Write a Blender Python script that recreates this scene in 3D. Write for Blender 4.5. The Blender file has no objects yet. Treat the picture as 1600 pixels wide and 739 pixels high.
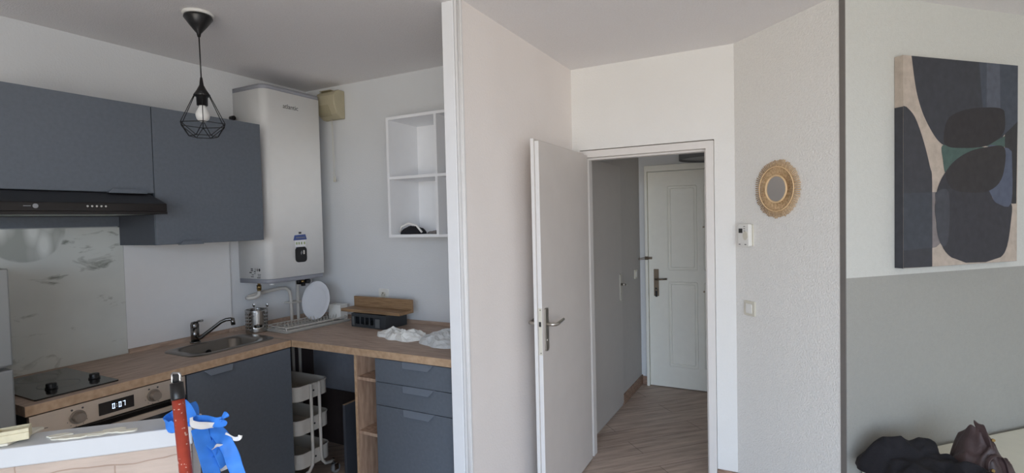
import bpy, bmesh, math, random
from mathutils import Vector, Matrix, noise
R = math.radians
scene = bpy.context.scene
COL = scene.collection

# ------------------------------------------------------------------ camera
cam_d = bpy.data.cameras.new('camera'); cam = bpy.data.objects.new('camera', cam_d); COL.objects.link(cam)
RIGHT, DOWN, FWD = [[0.88378871, 0.46729116, -0.02358989], [-0.0063369, -0.03845886, -0.99924009], [-0.4678433, 0.8832666, -0.03102833]]
cam.matrix_world = Matrix(((RIGHT[0], -DOWN[0], -FWD[0], 0), (RIGHT[1], -DOWN[1], -FWD[1], 0),
                           (RIGHT[2], -DOWN[2], -FWD[2], 1.55), (0, 0, 0, 1)))
cam_d.sensor_width = 36; cam_d.lens = 828.7550 / 1600 * 36; cam_d.clip_start = 0.02
scene.camera = cam

# ------------------------------------------------------------------ daylight
WIN = (-0.8, 3.4, 0.06, 2.38)          # window behind the camera: x0 x1 z0 z1 in the wall at y = YR
YR = -2.4
world = bpy.data.worlds.new('daylight'); scene.world = world; world.use_nodes = True
nt = world.node_tree; nt.nodes.clear()
tc = nt.nodes.new('ShaderNodeTexCoord'); sx = nt.nodes.new('ShaderNodeSeparateXYZ')
rp = nt.nodes.new('ShaderNodeValToRGB'); bg = nt.nodes.new('ShaderNodeBackground'); wo = nt.nodes.new('ShaderNodeOutputWorld')
mr = nt.nodes.new('ShaderNodeMapRange'); mr.inputs[1].default_value = -1; mr.inputs[2].default_value = 1
nt.links.new(tc.outputs['Generated'], sx.inputs[0]); nt.links.new(sx.outputs[2], mr.inputs[0]); nt.links.new(mr.outputs[0], rp.inputs[0])
nt.links.new(rp.outputs[0], bg.inputs[0]); nt.links.new(bg.outputs[0], wo.inputs[0])
cr = rp.color_ramp
cr.elements[0].position = 0.0; cr.elements[0].color = (0.62, 0.59, 0.54, 1)
cr.elements[1].position = 1.0; cr.elements[1].color = (0.40, 0.64, 1.05, 1)
for p, c in ((0.49, (0.62, 0.59, 0.54, 1)), (0.515, (0.74, 0.87, 1.04, 1)), (0.75, (0.50, 0.73, 1.05, 1))):
    e_ = cr.elements.new(p); e_.color = c
bg.inputs[1].default_value = 8.6
pl = bpy.data.lights.new('window_portal', 'AREA'); pl.shape = 'RECTANGLE'
pl.size = WIN[1] - WIN[0]; pl.size_y = WIN[3] - WIN[2]; pl.cycles.is_portal = True
plo = bpy.data.objects.new('window_portal', pl); COL.objects.link(plo)
plo.location = ((WIN[0] + WIN[1]) / 2, YR - 0.06, (WIN[2] + WIN[3]) / 2); plo.rotation_euler = (R(90), 0, 0)
vs = scene.view_settings
vs.view_transform = 'Standard'; vs.look = 'None'; vs.gamma = 1; vs.use_curve_mapping = False
vs.exposure = 0.0
scene.cycles.max_bounces = 16; scene.cycles.diffuse_bounces = 12

# ------------------------------------------------------------------ materials
def srgb(c):
    return tuple(((v / 255) / 12.92 if v / 255 <= 0.04045 else ((v / 255 + 0.055) / 1.055) ** 2.4) for v in c) + (1,)
MATS = {}
def mat(name, rgb, rough=0.6, metal=0.0, amp=0.06, scale=20, bump=0.0, bscale=60, stretch=(1, 1, 1), emit=0, alpha=1, coat=0):
    m = bpy.data.materials.new(name); m.use_nodes = True; t = m.node_tree; b = t.nodes['Principled BSDF']
    L = t.links.new
    co = t.nodes.new('ShaderNodeTexCoord'); mp = t.nodes.new('ShaderNodeMapping'); mp.inputs['Scale'].default_value = stretch
    L(co.outputs['Object'], mp.inputs[0])
    n = t.nodes.new('ShaderNodeTexNoise'); n.inputs['Scale'].default_value = scale; n.inputs['Detail'].default_value = 5
    L(mp.outputs[0], n.inputs['Vector'])
    r = t.nodes.new('ShaderNodeValToRGB'); c = srgb(rgb)
    r.color_ramp.elements[0].position = 0.3; r.color_ramp.elements[1].position = 0.7
    r.color_ramp.elements[0].color = tuple(max(0, v * (1 - amp)) for v in c[:3]) + (1,)
    r.color_ramp.elements[1].color = tuple(min(1, v * (1 + amp)) for v in c[:3]) + (1,)
    L(n.outputs[0], r.inputs[0]); L(r.outputs[0], b.inputs['Base Color'])
    b.inputs['Roughness'].default_value = rough; b.inputs['Metallic'].default_value = metal
    if coat: b.inputs['Coat Weight'].default_value = coat
    if bump:
        n2 = t.nodes.new('ShaderNodeTexNoise'); n2.inputs['Scale'].default_value = bscale; n2.inputs['Detail'].default_value = 3
        L(mp.outputs[0], n2.inputs['Vector'])
        bp = t.nodes.new('ShaderNodeBump'); bp.inputs['Strength'].default_value = bump; bp.inputs['Distance'].default_value = 0.004
        L(n2.outputs[0], bp.inputs['Height']); L(bp.outputs[0], b.inputs['Normal'])
    if emit:
        b.inputs['Emission Color'].default_value = c; b.inputs['Emission Strength'].default_value = emit
    if alpha < 1: b.inputs['Alpha'].default_value = alpha
    MATS[name] = m
    return m

def wood(name, dark, light, stretch, scale=6, rough=0.55, bump=0.1):
    m = mat(name, light, rough, stretch=stretch, scale=scale, bump=bump, bscale=scale * 4)
    r = [n for n in m.node_tree.nodes if n.type == 'VALTORGB'][0]
    r.color_ramp.elements[0].color = srgb(dark); r.color_ramp.elements[1].color = srgb(light)
    r.color_ramp.elements[0].position = 0.32; r.color_ramp.elements[1].position = 0.66
    return m

M_wall = mat('wall_paint', (226, 225, 222), 0.9, amp=0.015, scale=4, bump=0.5, bscale=110)
M_wallk = mat('kitchen_wall_paint', (214, 216, 218), 0.9, amp=0.02, scale=3, bump=0.3, bscale=110)
M_part = mat('partition_paint', (234, 228, 224), 0.9, amp=0.02, scale=3, bump=0.35, bscale=110)
M_crepi = mat('textured_wallpaper', (228, 227, 223), 0.9, amp=0.03, scale=90, bump=1.0, bscale=130)
M_ceil = mat('ceiling_paint', (232, 230, 230), 0.95, amp=0.03, scale=120, bump=0.8, bscale=140)
M_white = mat('white_lacquer', (232, 233, 235), 0.35, amp=0.01)
M_capw = mat('satin_white_board', (196, 198, 200), 0.5, amp=0.01)
M_trimw = mat('white_trim_paint', (222, 221, 220), 0.45, amp=0.015)
M_frame = mat('greige_door_frame', (216, 212, 208), 0.45, amp=0.015)
M_leaf = mat('greige_door_leaf', (206, 200, 195), 0.5, amp=0.02, scale=8)
M_closet = mat('grey_closet_door', (186, 181, 176), 0.5, amp=0.02, scale=6)
M_cream = mat('cream_door_paint', (240, 239, 230), 0.5, amp=0.015)
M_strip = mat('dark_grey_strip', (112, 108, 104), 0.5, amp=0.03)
M_grey = mat('slate_laminate', (98, 105, 114), 0.42, amp=0.07, scale=60, stretch=(1, 1, 1))
M_tab_lit = mat('slate_handle_lit', (112, 120, 131), 0.4, amp=0.03)  # slate of the fronts, lightened for the light the tilted tabs catch
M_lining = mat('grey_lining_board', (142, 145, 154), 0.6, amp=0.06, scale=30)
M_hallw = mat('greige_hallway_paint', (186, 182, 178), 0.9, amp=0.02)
M_greyd = mat('slate_laminate_edge', (72, 76, 84), 0.55, amp=0.05)
M_oak = wood('oak_worktop', (160, 138, 122), (192, 168, 150), (2, 14, 14), 5)
M_oakx = wood('oak_worktop_across', (160, 138, 122), (192, 168, 150), (14, 2, 14), 5)
M_oakv = wood('oak_cabinet', (160, 132, 112), (196, 168, 146), (12, 12, 2), 4)
M_oakedge = wood('oak_edge_band', (176, 146, 116), (198, 168, 138), (10, 10, 10), 4)
M_oaksh = wood('oak_shelf_board', (128, 100, 72), (158, 128, 96), (2, 20, 20), 5)
M_base = wood('wood_baseboard', (122, 96, 80), (162, 132, 112), (4, 4, 20), 5)
M_black = mat('black_plastic', (20, 19, 20), 0.35, amp=0.05)
M_blackm = mat('matt_black_metal', (18, 18, 20), 0.5, amp=0.05)
M_hood = mat('black_hood_enamel', (24, 20, 20), 0.3, amp=0.05)
M_glass = mat('black_ceramic_glass', (30, 28, 28), 0.12, amp=0.05, coat=0.3)
M_steel = mat('brushed_steel', (208, 194, 178), 0.38, 0.7, amp=0.05, stretch=(1, 40, 1), scale=12)
M_knob = mat('satin_knob', (150, 140, 130), 0.5, 0.6, amp=0.03)
M_sink = mat('sink_steel', (135, 129, 122), 0.3, 1.0, amp=0.04)
M_tapm = mat('dull_chrome', (122, 120, 118), 0.22, 1.0, amp=0.02)
M_chrome = mat('chrome', (190, 190, 190), 0.15, 1.0, amp=0.01)
M_nickel = mat('satin_nickel', (190, 186, 178), 0.3, 1.0, amp=0.03)
M_bronze = mat('aged_brass', (120, 108, 94), 0.4, 0.9, amp=0.05)
M_brass = mat('brass', (150, 125, 80), 0.35, 0.9, amp=0.05)
M_fridge = mat('fridge_grey', (138, 139, 138), 0.4, 0.35, amp=0.03, scale=6)
M_heater = mat('heater_enamel', (236, 236, 234), 0.3, amp=0.01)
M_heatcap = mat('heater_grey_cap', (150, 152, 160), 0.5, amp=0.03)
M_beige = mat('beige_plastic', (176, 168, 142), 0.55, amp=0.03)
M_plast = mat('white_plastic', (226, 225, 220), 0.45, amp=0.01)
M_ivory = mat('ivory_plastic', (208, 204, 190), 0.5, amp=0.02)
M_dark = mat('dark_screen', (40, 42, 42), 0.3)
M_digit = mat('display_digits', (225, 240, 255), 0.5, emit=0.9)
M_ink = mat('printed_ink', (70, 70, 72), 0.7)
M_inkl = mat('faint_printed_ink', (140, 142, 144), 0.7)
M_bluep = mat('blue_sticker_print', (74, 92, 150), 0.5)
M_olive = mat('green_sticker_print', (150, 165, 110), 0.5)
M_bulb = mat('frosted_bulb', (225, 225, 222), 0.35)
M_rattan = wood('rattan_sticks', (166, 134, 96), (216, 186, 146), (30, 30, 30), 3)
M_rattanl = mat('pale_rattan_ring', (222, 192, 150), 0.6)
M_mirror = mat('mirror_glass', (215, 215, 215), 0.02, 1.0, amp=0.0)
M_red = mat('red_painted_pole', (164, 62, 44), 0.45, amp=0.18, scale=30)
M_tape = mat('blue_masking_tape', (52, 128, 222), 0.6, amp=0.12, scale=25)
M_paper = mat('crumpled_white_paper', (230, 228, 224), 0.7, amp=0.03)
M_bagp = mat('pale_grey_plastic_film', (212, 214, 214), 0.3, amp=0.07, scale=18)
M_bagw = mat('white_plastic_film', (236, 236, 232), 0.35, amp=0.04, scale=20)
M_crate = mat('dark_grey_crate', (52, 56, 60), 0.4, amp=0.08)
M_crate2 = mat('mid_grey_crate_label', (96, 100, 102), 0.4)
M_tray = mat('grey_drip_tray', (168, 166, 160), 0.5, amp=0.03)
M_cart = mat('white_powder_coat', (205, 200, 192), 0.45, amp=0.02)
M_foam = mat('cream_foam', (208, 200, 172), 0.9, amp=0.08, scale=60, bump=0.5)
M_rag = mat('grey_rag', (120, 114, 112), 0.9, amp=0.2)
M_coat = mat('black_cloth', (26, 25, 30), 0.95, amp=0.25, scale=14, bump=0.5, bscale=300)
M_leather = mat('brown_leather', (66, 50, 50), 0.5, amp=0.25, scale=9, bump=0.4, bscale=80)
M_sheet = mat('white_sheet', (224, 222, 206), 0.9, amp=0.02, bump=0.2, bscale=30)
M_plaster = mat('dried_plaster', (226, 222, 206), 0.95, amp=0.05, bump=0.5, bscale=60)
M_shade = mat('grey_lamp_shade', (110, 112, 114), 0.8, amp=0.03)
M_brown = mat('dark_brown_sheet', (66, 56, 54), 0.7, amp=0.06)
M_filter = mat('grease_filter', (150, 155, 148), 0.4, 0.5, amp=0.05, stretch=(1, 60, 1), scale=8)

# wall with a grey lower half (paint line at 1.26 m)
def two_tone():
    m = mat('two_tone_paint', (199, 200, 195), 0.9, amp=0.02, scale=60, bump=0.5, bscale=130)
    t = m.node_tree; b = t.nodes['Principled BSDF']; L = t.links.new
    r = [n for n in t.nodes if n.type == 'VALTORGB'][0]
    g = t.nodes.new('ShaderNodeNewGeometry'); s = t.nodes.new('ShaderNodeSeparateXYZ'); L(g.outputs['Position'], s.inputs[0])
    lt = t.nodes.new('ShaderNodeMath'); lt.operation = 'LESS_THAN'; lt.inputs[1].default_value = 1.26; L(s.outputs[2], lt.inputs[0])
    mx = t.nodes.new('ShaderNodeMix'); mx.data_type = 'RGBA'; mx.blend_type = 'MULTIPLY'
    mx.inputs['B'].default_value = (0.58, 0.57, 0.555, 1)
    L(lt.outputs[0], mx.inputs['Factor']); L(r.outputs[0], mx.inputs['A']); L(mx.outputs['Result'], b.inputs['Base Color'])
    return m
M_two = two_tone()

def plank_floor():
    m = bpy.data.materials.new('oak_plank_floor'); m.use_nodes = True; t = m.node_tree; b = t.nodes['Principled BSDF']; L = t.links.new
    co = t.nodes.new('ShaderNodeTexCoord'); mp = t.nodes.new('ShaderNodeMapping'); mp.inputs['Rotation'].default_value = (0, 0, R(-45))
    L(co.outputs['Object'], mp.inputs[0])
    br = t.nodes.new('ShaderNodeTexBrick'); br.inputs['Scale'].default_value = 1; br.inputs['Brick Width'].default_value = 1.2
    br.inputs['Row Height'].default_value = 0.19; br.inputs['Mortar Size'].default_value = 0.0018; br.inputs['Mortar Smooth'].default_value = 0.3
    br.inputs['Color1'].default_value = srgb((200, 182, 168)); br.inputs['Color2'].default_value = srgb((184, 164, 150)); br.inputs['Mortar'].default_value = srgb((84, 68, 58))
    L(mp.outputs[0], br.inputs['Vector'])
    m2 = t.nodes.new('ShaderNodeMapping'); m2.inputs['Scale'].default_value = (1.2, 12, 1); L(mp.outputs[0], m2.inputs[0])
    n = t.nodes.new('ShaderNodeTexNoise'); n.inputs['Scale'].default_value = 2.2; n.inputs['Detail'].default_value = 8; n.inputs['Roughness'].default_value = 0.65
    L(m2.outputs[0], n.inputs['Vector'])
    r = t.nodes.new('ShaderNodeValToRGB'); r.color_ramp.elements[0].position = 0.3; r.color_ramp.elements[0].color = (0.46, 0.43, 0.41, 1)
    r.color_ramp.elements[1].position = 0.62; r.color_ramp.elements[1].color = (1.08, 1.08, 1.08, 1); L(n.outputs[0], r.inputs[0])
    mx = t.nodes.new('ShaderNodeMix'); mx.data_type = 'RGBA'; mx.blend_type = 'MULTIPLY'; mx.inputs['Factor'].default_value = 0.8
    L(br.outputs[0], mx.inputs['A']); L(r.outputs[0], mx.inputs['B']); L(mx.outputs['Result'], b.inputs['Base Color'])
    b.inputs['Roughness'].default_value = 0.5
    return m
M_floor = plank_floor()

def marble():
    # local coordinates of the splashback: x runs along the wall, z is up
    m = mat('marble_splashback', (204, 207, 202), 0.4, amp=0.05, scale=5)
    t = m.node_tree; b = t.nodes['Principled BSDF']; L = t.links.new
    r0 = [n for n in t.nodes if n.type == 'VALTORGB'][0]; co = [n for n in t.nodes if n.type == 'TEX_COORD'][0]
    n = t.nodes.new('ShaderNodeTexNoise'); n.inputs['Scale'].default_value = 4.2; n.inputs['Detail'].default_value = 9
    n.inputs['Roughness'].default_value = 0.62; n.inputs['Distortion'].default_value = 0.9
    mp = t.nodes.new('ShaderNodeMapping'); mp.inputs['Rotation'].default_value = (0, R(35), 0); mp.inputs['Scale'].default_value = (1, 1, 2.6)
    mp.inputs['Location'].default_value = (0.35, 0, 0.3)
    L(co.outputs['Object'], mp.inputs[0]); L(mp.outputs[0], n.inputs['Vector'])
    r = t.nodes.new('ShaderNodeValToRGB'); r.color_ramp.elements[0].position = 0.33; r.color_ramp.elements[0].color = (0.30, 0.31, 0.28, 1)
    r.color_ramp.elements[1].position = 0.43; r.color_ramp.elements[1].color = (1, 1, 1, 1); L(n.outputs[0], r.inputs[0])
    mx = t.nodes.new('ShaderNodeMix'); mx.data_type = 'RGBA'; mx.blend_type = 'MULTIPLY'; mx.inputs['Factor'].default_value = 0.85
    L(r0.outputs[0], mx.inputs['A']); L(r.outputs[0], mx.inputs['B'])
    # paler disc with a leafy pattern at the top left
    ds = t.nodes.new('ShaderNodeVectorMath'); ds.operation = 'DISTANCE'; ds.inputs[1].default_value = (0.235, 0, 0.655)
    fl = t.nodes.new('ShaderNodeVectorMath'); fl.operation = 'MULTIPLY'; fl.inputs[1].default_value = (1, 0, 1)
    L(co.outputs['Object'], fl.inputs[0]); L(fl.outputs[0], ds.inputs[0])
    rr = t.nodes.new('ShaderNodeValToRGB'); rr.color_ramp.interpolation = 'CONSTANT'
    rr.color_ramp.elements[0].position = 0; rr.color_ramp.elements[0].color = (1, 1, 1, 1)
    rr.color_ramp.elements[1].position = 0.146; rr.color_ramp.elements[1].color = (0.5, 0.5, 0.5, 1)
    q = rr.color_ramp.elements.new(0.150); q.color = (0, 0, 0, 1)
    L(ds.outputs['Value'], rr.inputs[0])
    vo = t.nodes.new('ShaderNodeTexVoronoi'); vo.inputs['Scale'].default_value = 16; mv = t.nodes.new('ShaderNodeMapping')
    mv.inputs['Rotation'].default_value = (0, R(-40), 0); mv.inputs['Scale'].default_value = (1, 1, 0.4); L(co.outputs['Object'], mv.inputs[0]); L(mv.outputs[0], vo.inputs['Vector'])
    rv = t.nodes.new('ShaderNodeValToRGB'); rv.color_ramp.elements[0].color = srgb((225, 228, 224)); rv.color_ramp.elements[0].position = 0.2
    rv.color_ramp.elements[1].color = srgb((168, 172, 166)); rv.color_ramp.elements[1].position = 0.65; L(vo.outputs['Distance'], rv.inputs[0])
    m2 = t.nodes.new('ShaderNodeMix'); m2.data_type = 'RGBA'
    L(rr.outputs[0], m2.inputs['Factor']); L(mx.outputs['Result'], m2.inputs['A']); L(rv.outputs[0], m2.inputs['B'])
    L(m2.outputs['Result'], b.inputs['Base Color'])
    return m
M_marble = marble()

def stone():
    # stacked wood-toned cladding of the half wall: local x along the wall, z up
    m = mat('split_stone_cladding', (186, 172, 162), 0.85, amp=0.1, scale=7, stretch=(1, 1, 6), bump=0.6, bscale=22)
    t = m.node_tree; b = t.nodes['Principled BSDF']; L = t.links.new
    r0 = [n for n in t.nodes if n.type == 'VALTORGB'][0]; co = [n for n in t.nodes if n.type == 'TEX_COORD'][0]
    sp = t.nodes.new('ShaderNodeSeparateXYZ'); L(co.outputs['Object'], sp.inputs[0])
    cb = t.nodes.new('ShaderNodeCombineXYZ'); L(sp.outputs[0], cb.inputs[0]); L(sp.outputs[2], cb.inputs[1])
    br = t.nodes.new('ShaderNodeTexBrick'); br.inputs['Scale'].default_value = 1; br.inputs['Brick Width'].default_value = 0.31
    br.inputs['Row Height'].default_value = 0.062; br.inputs['Mortar Size'].default_value = 0.0016; br.offset = 0.43
    br.inputs['Color1'].default_value = (1, 0.97, 0.93, 1); br.inputs['Color2'].default_value = (0.95, 0.88, 0.82, 1); br.inputs['Mortar'].default_value = (0.72, 0.63, 0.56, 1)
    nz = t.nodes.new('ShaderNodeTexNoise'); nz.inputs['Scale'].default_value = 9
    L(co.outputs['Object'], nz.inputs['Vector'])
    sc_ = t.nodes.new('ShaderNodeVectorMath'); sc_.operation = 'SCALE'; sc_.inputs['Scale'].default_value = 0.035; L(nz.outputs['Color'], sc_.inputs[0])
    ad = t.nodes.new('ShaderNodeVectorMath'); ad.operation = 'ADD'; L(cb.outputs[0], ad.inputs[0]); L(sc_.outputs[0], ad.inputs[1])
    L(ad.outputs[0], br.inputs['Vector'])
    mx = t.nodes.new('ShaderNodeMix'); mx.data_type = 'RGBA'; mx.blend_type = 'MULTIPLY'; mx.inputs['Factor'].default_value = 1
    L(r0.outputs[0], mx.inputs['A']); L(br.outputs[0], mx.inputs['B']); L(mx.outputs['Result'], b.inputs['Base Color'])
    return m
M_stone = stone()

def speckle():
    t = M_red.node_tree; b = t.nodes['Principled BSDF']; L = t.links.new
    r0 = [n for n in t.nodes if n.type == 'VALTORGB'][0]; co = [n for n in t.nodes if n.type == 'TEX_COORD'][0]
    v = t.nodes.new('ShaderNodeTexNoise'); v.inputs['Scale'].default_value = 130; L(co.outputs['Object'], v.inputs['Vector'])
    r = t.nodes.new('ShaderNodeValToRGB'); r.color_ramp.elements[0].position = 0.66; r.color_ramp.elements[1].position = 0.70; L(v.outputs[0], r.inputs[0])
    mx = t.nodes.new('ShaderNodeMix'); mx.data_type = 'RGBA'; mx.inputs['B'].default_value = srgb((220, 180, 165))
    L(r.outputs[0], mx.inputs['Factor']); L(r0.outputs[0], mx.inputs['A']); L(mx.outputs['Result'], b.inputs['Base Color'])
speckle()

# ------------------------------------------------------------------ helpers
class MB:
    def __init__(s): s.V = []; s.F = []; s.MI = []; s.S = []; s.X = Matrix.Identity(4)
    def xf(s, m): s.X = m; return s
    def add(s, vs, fs, m=0, sm=False):
        o = len(s.V); s.V += [tuple(s.X @ Vector(v)) for v in vs]
        for f in fs: s.F.append([i + o for i in f]); s.MI.append(m); s.S.append(sm)
        return s
    def box(s, x0, x1, y0, y1, z0, z1, m=0):
        v = [(x, y, z) for z in (z0, z1) for y in (y0, y1) for x in (x0, x1)]
        return s.add(v, [(0, 2, 3, 1), (4, 5, 7, 6), (0, 1, 5, 4), (2, 6, 7, 3), (0, 4, 6, 2), (1, 3, 7, 5)], m)
    def prism(s, poly, plane, a, b, m=0, sm=False):
        n = len(poly)
        f = {'xy': lambda p, t: (p[0], p[1], t), 'xz': lambda p, t: (p[0], t, p[1]), 'yz': lambda p, t: (t, p[0], p[1])}[plane]
        v = [f(p, a) for p in poly] + [f(p, b) for p in poly]
        s.add(v, [list(range(n))[::-1], list(range(n, 2 * n))], m)
        o = len(s.V) - 2 * n
        for i in range(n):
            j = (i + 1) % n; s.F.append([o + i, o + j, o + n + j, o + n + i]); s.MI.append(m); s.S.append(sm)
        return s
    def cyl(s, p0, p1, r0, r1=None, n=20, m=0, sm=True):
        r1 = r0 if r1 is None else r1
        p0 = Vector(p0); p1 = Vector(p1); d = (p1 - p0).normalized()
        a = d.orthogonal().normalized(); b = d.cross(a)
        v = []
        for p, r in ((p0, r0), (p1, r1)):
            for i in range(n):
                t = 2 * math.pi * i / n; v.append(p + (a * math.cos(t) + b * math.sin(t)) * r)
        s.add(v, [[i, (i + 1) % n, n + (i + 1) % n, n + i] for i in range(n)], m, sm)
        o = len(s.V) - 2 * n
        s.F += [[o + i for i in range(n)][::-1], [o + n + i for i in range(n)]]; s.MI += [m, m]; s.S += [False, False]
        return s
    def tube(s, pts, r, n=8, m=0, closed=False):
        P = [Vector(p) for p in pts]; N = len(P); rings = []; prev = None
        for i in range(N):
            if closed: d = (P[(i + 1) % N] - P[i - 1]).normalized()
            else: d = (P[min(i + 1, N - 1)] - P[max(i - 1, 0)]).normalized()
            if prev is None: a = d.orthogonal().normalized()
            else:
                a = (prev - d * prev.dot(d)); a = a.normalized() if a.length > 1e-6 else d.orthogonal().normalized()
            prev = a; b = d.cross(a); rr = r[i] if isinstance(r, (list, tuple)) else r
            rings.append([P[i] + (a * math.cos(2 * math.pi * k / n) + b * math.sin(2 * math.pi * k / n)) * rr for k in range(n)])
        v = [q for g in rings for q in g]; f = []
        for i in range(N if closed else N - 1):
            j = (i + 1) % N
            for k in range(n): l = (k + 1) % n; f.append([i * n + k, i * n + l, j * n + l, j * n + k])
        s.add(v, f, m, True)
        if not closed:
            o = len(s.V) - len(v)
            s.F += [[o + k for k in range(n)][::-1], [o + (N - 1) * n + k for k in range(n)]]; s.MI += [m, m]; s.S += [False, False]
        return s
    def lathe(s, prof, c=(0, 0, 0), n=32, m=0, sm=True):
        v = []; c = Vector(c)
        for r, z in prof:
            for k in range(n): t = 2 * math.pi * k / n; v.append(c + Vector((r * math.cos(t), r * math.sin(t), z)))
        f = []
        for i in range(len(prof) - 1):
            for k in range(n): l = (k + 1) % n; f.append([i * n + k, i * n + l, (i + 1) * n + l, (i + 1) * n + k])
        return s.add(v, f, m, sm)
    def holed(s, o, i, plane, a, b, m=0):
        # slab with a rectangular hole; o, i = (u0,u1,w0,w1)
        f = {'xy': lambda u, w, t: (u, w, t), 'xz': lambda u, w, t: (u, t, w), 'yz': lambda u, w, t: (t, u, w)}[plane]
        v = []
        for t in (a, b):
            for q in (o, i): v += [f(q[0], q[2], t), f(q[1], q[2], t), f(q[1], q[3], t), f(q[0], q[3], t)]
        F = []
        for k in range(4):
            l = (k + 1) % 4
            F += [[k, l, 4 + l, 4 + k], [8 + k, 12 + k, 12 + l, 8 + l], [k, 8 + k, 8 + l, l], [4 + k, 4 + l, 12 + l, 12 + k]]
        return s.add(v, F, m)
    def build(s, name, mats, parent=None, loc=None, rz=0, bevel=0, sub=0, solid=0, segs=2):
        me = bpy.data.meshes.new(name); me.from_pydata(s.V, [], s.F)
        mats = mats if isinstance(mats, (list, tuple)) else [mats]
        for m in mats: me.materials.append(m)
        for p, mi, sm in zip(me.polygons, s.MI, s.S): p.material_index = mi; p.use_smooth = sm
        bm = bmesh.new(); bm.from_mesh(me); bmesh.ops.recalc_face_normals(bm, faces=bm.faces); bm.to_mesh(me); bm.free()
        o = bpy.data.objects.new(name, me); COL.objects.link(o)
        if parent: o.parent = parent
        if loc is not None: o.location = loc
        o.rotation_euler.z = rz
        if solid: md = o.modifiers.new('solid', 'SOLIDIFY'); md.thickness = solid; md.offset = 0
        if bevel:
            md = o.modifiers.new('bevel', 'BEVEL'); md.width = bevel; md.segments = segs; md.limit_method = 'ANGLE'; md.angle_limit = R(40)
        if sub: md = o.modifiers.new('sub', 'SUBSURF'); md.levels = sub; md.render_levels = sub
        return o

def rrect(x0, x1, y0, y1, r, n=6):
    out = []
    for cx, cy, a0 in ((x1 - r, y1 - r, 0), (x0 + r, y1 - r, 90), (x0 + r, y0 + r, 180), (x1 - r, y0 + r, 270)):
        for k in range(n + 1):
            t = R(a0 + 90 * k / n); out.append((cx + r * math.cos(t), cy + r * math.sin(t)))
    return out

def tag(o, label=None, cat=None, group=None, kind=None):
    if label: o['label'] = label
    if cat: o['category'] = cat
    if group: o['group'] = group
    if kind: o['kind'] = kind
    return o
def thing(name, label, cat, loc, rz=0, group=None):
    o = bpy.data.objects.new(name, None); COL.objects.link(o); o.empty_display_size = 0.05
    o.location = loc; o.rotation_euler.z = rz
    return tag(o, label, cat, group)
def struct(mb, name, mats, parent=None, **k):
    o = mb.build(name, mats, parent, **k)
    if parent is None: o['kind'] = 'structure'
    return o
def text(name, body, size, mtx, m, parent, label=None):
    cu = bpy.data.curves.new(name, 'FONT'); cu.body = body; cu.size = size; cu.extrude = 0.0004; cu.align_x = 'CENTER'; cu.align_y = 'CENTER'
    cu.resolution_u = 3
    t = bpy.data.objects.new(name, cu); COL.objects.link(t); bpy.context.view_layer.update()
    me = bpy.data.meshes.new_from_object(t); bpy.data.objects.remove(t)
    me.transform(mtx); me.materials.clear(); me.materials.append(m)
    o = bpy.data.objects.new(name, me); COL.objects.link(o); o.parent = parent
    if label: o['label'] = label
    return o
def copy_tree(o, parent=None):
    c = o.copy(); COL.objects.link(c); c.parent = parent
    for ch in o.children: copy_tree(ch, c)
    return c
def wallm(x, y, z): return Matrix.Translation((x, y, z)) @ Matrix.Rotation(R(90), 4, 'X')   # text upright, facing local -y

def heap(outline, hfn, nr=26, nt=96, z0=0.0, seed=0, amp=0.012, fs=14, fold=0.5, smooth=True):
    """crumpled lump over a star-shaped outline (x, y); hfn(x, y, r) is the height"""
    cx = sum(p[0] for p in outline) / len(outline); cy = sum(p[1] for p in outline) / len(outline)
    pol = sorted([(math.atan2(p[1] - cy, p[0] - cx), math.hypot(p[0] - cx, p[1] - cy)) for p in outline])
    def rad(t):
        n = len(pol)
        for i in range(n):
            a0, r0 = pol[i]; a1, r1 = pol[(i + 1) % n]
            if i == n - 1: a1 += 2 * math.pi
            tt = t
            if tt < pol[0][0]: tt += 2 * math.pi
            if a0 <= tt <= a1: k = (tt - a0) / max(1e-9, a1 - a0); return r0 + (r1 - r0) * (3 * k * k - 2 * k ** 3)
        return pol[0][1]
    b = MB(); v = [(cx, cy, z0 + hfn(cx, cy, 0))]
    for i in range(1, nr + 1):
        r = i / nr
        for k in range(nt):
            t = -math.pi + 2 * math.pi * k / nt; q = rad(t) * r
            x = cx + q * math.cos(t); y = cy + q * math.sin(t); h = hfn(x, y, r)
            p = Vector((x * fs + seed, y * fs, seed * 2.3))
            w = 1 - abs(noise.noise(p)) * 2.2; w2 = noise.noise(p * 2.7)
            e = math.sqrt(max(0, 1 - r ** 3))
            z = z0 + h * e + amp * e * (w * fold + w2 * 0.5)
            j = noise.noise_vector(p * 0.8) * amp * 0.8 * (1 if r < 1 else 0.6)
            v.append((x + j.x, y + j.y, max(z0 + (0.0 if i == nr else 0.002), z)))
    f = [[0, 1 + k, 1 + (k + 1) % nt] for k in range(nt)]
    for i in range(nr - 1):
        for k in range(nt): l = (k + 1) % nt; f.append([1 + i * nt + k, 1 + (i + 1) * nt + k, 1 + (i + 1) * nt + l, 1 + i * nt + l])
    f.append([1 + (nr - 1) * nt + k for k in range(nt)][::-1])
    b.add(v, f, 0, smooth)
    return b

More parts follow.
